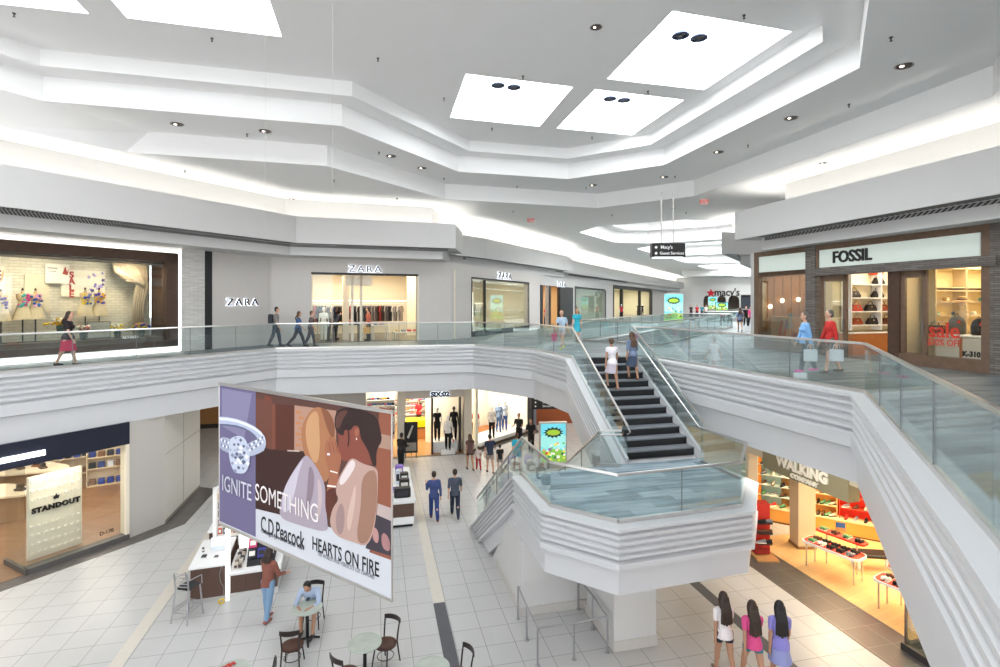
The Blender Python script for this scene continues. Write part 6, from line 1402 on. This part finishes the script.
# ---- boutique display window on the left
def dform(px, py_top, i, lab):
    x = F1.x(px); z0_ = U+.62; t = F1.thing('dress_form', lab, 'dress form', x, 1.0, z0_, None)
    zs_ = zat(py_top, on_line(px, F1.p0, F1.p1)[1]*1.05)-z0_          # shoulder height
    MB().cyl((0,0,0),(0,0,zs_-.55),.02).lathe([(.16,0),(.16,.015),(.02,.03)],16).build('pole', black, t)
    b = MB(); s_ = zs_-.55
    b.ell((0,0,s_+.02),(.17,.12,.1)); b.ell((0,0,s_+.22),(.13,.10,.18)); b.ell((0,0,s_+.42),(.17,.11,.14)); b.cap((-.13,0,s_+.5),(.13,0,s_+.5),.05); b.cap((0,0,s_+.5),(0,0,s_+.62),.05,.045)
    remesh(b, 'torso', hm('cfae84',.8), .018, 3, t); MB().ell((0,0,s_+.69),(.03,.03,.05)).build('finial', wood_d, t)
    rr = random.Random(i); fb = MB(); sk_ = MB().lathe([(.26,s_-.28),(.24,s_-.2),(.17,s_+.06),(.14,s_+.2),(.001,s_+.21)], 16); sk_.build('ruffled_peplum', hm('d8c4a0',.9), t)
    cs = (('d8402e','e8e0d0'),('5a3a9a','d8c8a8'),('e85a9a','5ac0b0'),('3a6ab0','e8a0c0'),('e8c83a','3a5ab0'),('e8a83a','4a4ab8'))[i%6]
    for q, c in enumerate(cs):
        m_ = MB()
        for _ in range(9): a = rr.uniform(-1.1,1.1); zz_ = rr.uniform(.14,.52); m_.ell((.15*math.sin(a),-.13*math.cos(a)-.02,s_+zz_),(.05,.035,.045),8,6)
        m_.build('flower_print', hm(c,.8), t)
for i,(px_, py_, w_) in enumerate(((4,296,'at the left picture edge, red-patterned'),(15,295,'with a purple yoke, second from the left'),(37,294,'with pink and teal print, third from the left'),(50,294,'with blue print, fourth from the left'),(100,293,'with yellow and blue print, second from right'),(114,293,'with orange and blue print, farthest right'))):
    dform(px_, py_, i, 'dress form '+w_+' in the long display window')
def pboard(px0, px1, py0, py1, dy, lab, colr='ece4d0'):
    Yk = lambda px: on_line(px, F1.p0, F1.p1)[1]+dy*.5
    x0_, x1_ = F1.x(px0), F1.x(px1); k_ = (Yk(px0)/on_line(px0,F1.p0,F1.p1)[1]); zt__ = zat(py0, Yk((px0+px1)/2)); zb__ = zat(py1, Yk((px0+px1)/2))
    t = F1.thing('poster_board', lab, 'poster', x0_, dy, zb__); MB().box(0,x1_-x0_,0,.04,0,zt__-zb__).build('board', hm(colr,.7), t); return t, x1_-x0_, zt__-zb__
t, w_, h_ = pboard(-14, 25, 265, 308, 1.42, 'pale SALE poster with a butterfly at the left picture edge'); text('SALE', .42, hm('8a2a2c'), t, 'lettering', (w_*.42,-.005,h_-.32), .01, .008)
MB().xz([(w_*.7,h_*.62),(w_*.8,h_*.95),(w_*.86,h_*.7),(w_*.97,h_*.92),(w_*.95,h_*.66),(w_*.86,h_*.6)],-.008,-.002).build('printed_butterfly', hm('d8a878'), t)
t, w_, h_ = pboard(45, 70, 275, 312, 1.44, 'plain cream board between the two posters', 'e0d4b8')
t, w_, h_ = pboard(82, 126, 270, 297, 1.42, 'cream poster with vertical red SALE letters and purple flowers')
for i, ch in enumerate('SALE'): text(ch, .30, hm('b03034'), t, 'lettering', (w_*.22,-.006,h_-.2-i*h_*.235), .01, .012)
rr = random.Random(2)
for i in range(14):
    x_, z_ = w_*rr.uniform(.55,.95), h_*rr.uniform(.1,.95); r_ = rr.uniform(.05,.09); MB().xz([(x_+r_*(1 if j%2 else .5)*math.cos(j*math.pi/5), z_+r_*(1 if j%2 else .5)*math.sin(j*math.pi/5)) for j in range(10)],-.01-.0004*i,-.002).build('printed_flower', hm(rr.choice(('7a6ab8','9a8ac8','5a4a8a','b8a8d8'))), t)
t, w_, h_ = pboard(64.5, 89, 264, 283.5, 1.34, 'smaller white poster with a red butterfly overlapping the SALE poster', 'eee8da')
MB().xz([(w_*.7,h_*.5),(w_*.82,h_*.9),(w_*.9,h_*.6),(w_*.98,h_*.8),(w_*.92,h_*.45)],-.01,-.002).build('printed_butterfly', hm('c8503a'), t); MB().box(w_*.08,w_*.5,-.006,-.002,h_*.75,h_*.8).box(w_*.15,w_*.45,-.006,-.002,h_*.6,h_*.64).build('printed_lines', hm('8a8478'), t)
def bouquet(px, z, y, cols, lab, r=.3):
    t = F1.thing('flower_bouquet', lab, 'flowers', F1.x(px), y, z); rr = random.Random(px)
    MB().lathe([(.07,0),(.09,.02),(.11,.2),(.09,.24),(.001,.23)],14).build('vase', hm('3a4a44'), t); lf = MB()
    for _ in range(12): a, b__ = rr.uniform(0,6.28), rr.uniform(.1,r); lf.tube([(0,0,.2),(b__*.5*math.cos(a),b__*.4*math.sin(a),.32),(b__*math.cos(a),b__*.7*math.sin(a),.36+rr.uniform(-.1,.12))],[.012,.01,.004],5)
    lf.build('stems', hm('4a6a3a'), t)
    for c in cols:
        m_ = MB()
        for _ in range(9): a, b__ = rr.uniform(0,6.28), rr.uniform(0,r); m_.ell((b__*math.cos(a),b__*.7*math.sin(a),.38+rr.uniform(-.1,.12)),(.055,.055,.04),7,5)
        m_.build('blossoms', hm(c,.8), t)
bouquet(72, U+.9, .8, ('e8c020','f4f0e0','e8a820'), 'large yellow and white bouquet in the middle of the display window', .42)
bouquet(128, U+.63, .7, ('e8c83a','f0ead8'), 'yellow bouquet low at the right of the display window')
bouquet(152, U+.63, .7, ('3a5ab0','e8c83a','d8a0a8'), 'blue and yellow bouquet below the curtain')
bouquet(92, U+.63, .6, ('d86a6a','f0ead8'), 'small pink bouquet beside the chalk board', .2)
t = F1.thing('chalk_board', 'grey script board standing under the right-hand dress forms', 'board', F1.x(98), .75, U+.63); MB().rbox(0,.75,0,.03,.0,.62,.02).build('frame', hm('8a857a'), t); MB().box(.04,.71,-.004,0,.04,.58).build('writing_face', hm('b8b4a8'), t)
for i in range(3): MB().tube([(.1+.05*j,-.006,.45-.15*i+.03*math.sin(j*1.7)) for j in range(12)],.004,4).build('script_line', hm('4a4842'), t)
text("ALTAR'D", .13, whitep, F1.thing('shop_sign','tiny white lettering low on the display window glass','sign',F1.x(131),.05,U+.66), 'lettering', (0,0,0), .005, .004)
t = F1.thing('curtain', 'draped beige satin curtain at the right end of the display window', 'curtain', F1.x(146), 1.1, 0); cz = WT-.62
for i in range(7):
    a = i/6; MB().tube([(-.55+.1*i,0,cz),(-.5+.13*i,-.08,cz-.35-.1*(3-abs(i-3))),(-.05+.08*i,-.1,cz-.55-.05*i),(.35+.05*i,-.05,cz-.5)], [.06,.09,.09,.05], 8).build('swag_fold', hm('b8a48a',.4), t, smooth=True)
for i in range(5): MB().tube([(.22+.09*i,0,cz),(.25+.085*i,-.04,cz-.8),(.12+.08*i,-.06,cz-1.6),(.16+.07*i,0,U+.64)], [.06,.07,.055,.05], 8).build('hanging_fold', hm('b09c82',.4), t, smooth=True)

# ---- right-hand shop interior
def bag(fr, x, y, z, c, lab, k_=1., g='handbags on the shop shelves', rz=0.):
    t = thing('handbag', lab, 'handbag', fr.w(x,y,z), fr.rz+rz, g); t.scale = (k_,)*3
    b = MB(); b.add([(-.2,-.07,0),(.2,-.07,0),(.2,.07,0),(-.2,.07,0),(-.15,-.03,.22),(.15,-.03,.22),(.15,.03,.22),(-.15,.03,.22),(-.215,-.08,.06),(.215,-.08,.06),(.215,.08,.06),(-.215,.08,.06)],
        [(3,2,1,0),(4,5,6,7),(0,1,9,8),(1,2,10,9),(2,3,11,10),(3,0,8,11),(8,9,5,4),(9,10,6,5),(10,11,7,6),(11,8,4,7)]); b.build('body', hm(c,.4), t)
    MB().tube([(-.1,0,.2),(-.08,0,.30),(0,0,.34),(.08,0,.30),(.1,0,.2)],.011,6).build('handle', hm(c,.4), t); MB().box(-.03,.03,-.065,-.055,.12,.17).build('clasp', steel, t)
def inner(xw, y0, y1): return Fr(tuple(FR.w(xw,y0,0)[:2]), tuple(FR.w(xw,y1,0)[:2]))
GA = inner(gx[817]+.05, .3, 5.1); xs1, xs2 = GA.x(846)-.25, GA.x(889)+.5
t = GA.thing('shelf_unit', 'white wall shelves of handbags behind the shop doorway', 'shelf', xs1, -.45, 0)
SHZ = [U+1.1,U+1.6,U+2.1,U+2.6]
for z in SHZ: MB().box(0,xs2-xs1,0,.4,z-.04,z).build('shelf_board', whitep, t)
MB().box(0,xs2-xs1,.4,.44,U+.9,U+3.2).build('back_panel', hm('efe4c8'), t)
for x_ in (0,(xs2-xs1)/2,xs2-xs1): MB().box(x_-.02,x_+.02,0,.4,U+.9,U+3.2).build('upright', whitep, t)
MB().box(-.1,xs2-xs1+.1,-.15,.44,U+.02,U+.78).build('orange_drawers', wood_o, t); MB().rbox(-.12,xs2-xs1+.12,-.17,.44,U+.78,U+.83,.02).build('drawer_top', whitep, t)
cb_ = {'1a1618':'black','8a3a20':'orange-brown','5a2a1a':'brown','a83a2a':'red'}
for i,(px_, zi, c) in enumerate(((872,3,'1a1618'),(848,2,'1a1618'),(871,2,'1a1618'),(850,1,'a83a2a'),(864,1,'1a1618'),(876,1,'8a3a20'),(850,0,'8a3a20'),(866,0,'1a1618'),(880,0,'5a2a1a'))):
    bag(GA, GA.x(px_), -.25, SHZ[zi]+.001, c, '%s handbag on shelf %s behind the doorway, %s' % (cb_[c], ('one','two','three','four')[zi], 'left' if px_ < 855 else 'middle' if px_ < 868 else 'right'), 1.1)
t = GA.thing('picture_box', 'small orange picture box on the top shelf behind the doorway', 'box', GA.x(866), -.3, U+2.95); MB().rbox(0,.5,0,.2,0,.2,.02).build('box', hm('b8401e'), t)
bx_ = gx[926]
GB = inner(gx[892]+.15, .3, 6.3); wa, wb_ = GB.x(926)-.2, 6.0
t = GB.thing('display_cabinet', 'cream lit wall cabinet at the back of the display window', 'cabinet', wa, -.45, U); wid = wb_-wa
MB().box(0,wid,.4,.44,.02,3.2).build('back_panel', hm('f0dca8'), t)
for z in (1.0,1.5,1.95,2.3,2.4,3.0): MB().box(0,wid,0,.4,z-.03,z).build('shelf_board', hm('d8c49c'), t)
for i in range(5): MB().box(wid*i/4-.03,wid*i/4+.03,0,.4,.02,3.2).build('upright', hm('cdb88e'), t)
for i in range(10):
    q = GB.thing('watch_box', 'small box on the middle shelf of the lit wall cabinet', 'box', wa+.25+i*.4, -.3, U+(1.5,1.95)[i%2]+.002, 'small boxes in the lit wall cabinet'); MB().rbox(0,.16,0,.14,0,.12,.02).build('box', hm(('5a9a8a','c8a03a','3a5a7a','b84a3a','e0dccf')[i%5]), q); MB().box(.02,.14,-.004,0,.03,.09).build('lid_front', hm('efe8d8'), q)
def FX(px, y): return Fr(tuple(FR.w(0,y,0)[:2]), tuple(FR.w(FR.L,y,0)[:2])).x(px)
ca, cb2 = FX(934,.5), gx[984]-.1; cw = cb2-ca
t = FR.thing('display_counter', 'white curved-corner display counter carrying backpacks in the window', 'counter', ca, .4, U+.02); MB().rbox(0,cw,0,1.0,0,.9,.12).build('body', hm('e8dccb'), t); MB().rbox(-.02,cw+.02,-.02,1.02,.9,.94,.1).build('top', whitep, t); MB().box(cw*.5,cw*.55,-.005,.0,0,.9).build('panel_joint', wood_o, t)
def bpack(px, y, z, c, lab, k_=1.):
    t = thing('backpack', lab, 'backpack', FR.w(FX(px,y),y,z), FR.rz+R(50), 'backpacks in the shop window'); t.scale = (k_,)*3; b = MB(); b.ell((0,0,.25),(.19,.12,.24)); b.rbox(-.18,.18,-.10,.10,0,.3,.05); remesh(b, 'body', hm(c,.8), .015, 3, t)
    MB().rbox(-.13,.13,-.16,-.1,.05,.2,.03).build('front_pocket', hm(c,.7), t); MB().tube([(-.04,0,.48),(0,0,.54),(.04,0,.48)],.012,6).build('grab_loop', black, t); MB().xz([(-.04,.29),(.04,.29),(0,.38)],-.13,-.115).build('red_mark', hm('d82a2a'), t)
bpack(957, .95, U+.97, '5a5248', 'large grey-brown backpack with red badge in the window', 1.15); bpack(979, .9, U+.97, '241f22', 'black backpack with red badge at the right of the window', 1.0)
t = FR.thing('mannequin_bust', 'pale bust wearing a wide straw hat in the display window', 'mannequin bust', FX(962,1.4), 1.4, U+.25)
b = MB(); b.cyl((0,0,-.23),(0,0,1.1),.03); b.ell((0,0,1.25),(.2,.12,.2)); b.cap((-.14,0,1.38),(.14,0,1.38),.05); b.cap((0,0,1.35),(0,0,1.55),.05); b.ell((0,0,1.65),(.08,.09,.12)); remesh(b, 'bust', hm('e8c898'), .016, 3, t)
MB().lathe([(.30,1.68),(.29,1.70),(.12,1.735),(.11,1.83),(.06,1.86),(.001,1.86)],24).build('straw_hat', hm('b8905c',.9), t); MB().lathe([(.124,1.735),(.122,1.77)],24).build('hat_band', hm('4a3020'), t)
bag(FR, FX(935,.8), .8, U+.97, '1c1a1c', 'black handbag at the left of the display window counter', 1.1, 'bags in the window', R(50)); bag(FR, FX(942,1.0), 1.0, U+.97, 'a8502a', 'orange-brown handbag in the display window', 1.1, 'bags in the window', R(50))
text('sale', .62, hm('c83a28'), FR.thing('window_lettering','red sale lettering on the glass of the display window','lettering',X(943),.03,FR.z(943,331)), 'lettering', (0,0,0), .006, .012, sx=.9)
text('$30% OFF', .26, hm('c8483a'), FR.thing('window_lettering','red thirty per cent off lettering below the sale lettering','lettering',X(943),.03,FR.z(943,343)), 'lettering', (0,0,0), .006, .006, sx=.82)
text('K-310', .2, black, FR.thing('shop_number','black unit number K-310 at the bottom right of the display window','lettering',X(970.5),.03,FR.z(970.5,354.5)), 'lettering', (0,0,0), .006, .01, sx=.9)
GC = inner(gx[759]+.02, .3, 4.2)
for k_ in range(9): FR.put(MB().box(gx[759], gx[759]+.015, .3+k_*.45, .3+k_*.45+.02, U, U+3.2), 'trim_94', wood_d, st=True)
for px_, zz_ in ((768,1.75),(780,2.0),(796,2.05)):
    t = GC.thing('wall_lamp', 'warm round wall lamp in the wood-lined left window of the brown shop', 'wall lamp', GC.x(px_), -.12, U+zz_, 'wall lamps in the left window'); MB().ell((0,0,0),(.09,.06,.09)).build('bulb', emis('warm_bulb',(1,.8,.5),6), t); MB().cyl((0,0,0),(0,.14,0),.04).build('bracket', steel, t)
t = FR.thing('display_case', 'pale wooden display box with red straps in the left window', 'display box', X(763), .4, U+.5); MB().box(0,1.0,0,.03,0,.05).box(0,1.0,.5,.55,0,.85).box(0,.05,0,.55,0,.85).box(.95,1.0,0,.55,0,.85).box(0,1.0,0,.55,.8,.85).box(0,1,0,.55,-.15,0).build('box', hm('c89a64'), t)
for i in range(3): MB().tube([(.2+.25*i,.25,.05),(.25+.25*i,.25,.4),(.35+.2*i,.25,.7)],.03,6).build('red_strap', hm('c83a2a'), t)
for i in range(4): bag(FR, X(783)+i*.42, .5, U+.55+.0, ('8a3a20','1c1a1c','d8d0c8','a83a2a')[i], ('orange-brown','black','pale','red')[i]+' bag on the ledge of the wood-lined left window', .8, 'bags on the left window ledge')
FR.put(MB().box(X(777),gx[807]-.05,.25,.9,U+.05,U+.55), 'trim_93', hm('c8a070'), st=True)

# ================================================================ corridor beyond
poster('lit game poster on the upper floor beyond the second opening, left of the corridor', (15.0,45.8,U), R(-15), 1.5, 2.35, .3, 5)
poster('small distant lit game poster in front of the corridor end wall', (32.1,80.,U), R(-20), 1.2, 1.8, 1.0, 8)
poster('dark-framed distant poster right of the small game poster', (31.6,75.5,U), R(-20), 1.6, 1.35, .6, 9, frame='2a2c2c')
t = thing('dark_screen', 'wide dark screen on the right of the corridor end wall', 'screen', EF.w(ex(741),-.4,U+.75), EF.rz); MB().rbox(0,ex(757)-ex(741),0,.2,0,2.3,.05).build('panel', hm('3a3f48',.5), t)
for i,(px_, lab, c) in enumerate(((697,'distant person in red seated near the corridor end','b8323a'),(702,'distant person in teal near the corridor end','2f8a98'),(706,'distant person in white near the corridor end','d8d4d0'),(691,'distant person in dark clothes near the corridor end','2a2a30'))):
    human(lab, Vector(((px_-500)/F*70, 70, U)), 170, 1.7, STEP, 'l', 'dark', 0, c, .6, '2c2c34', 'pants', '222222', vox=.02)
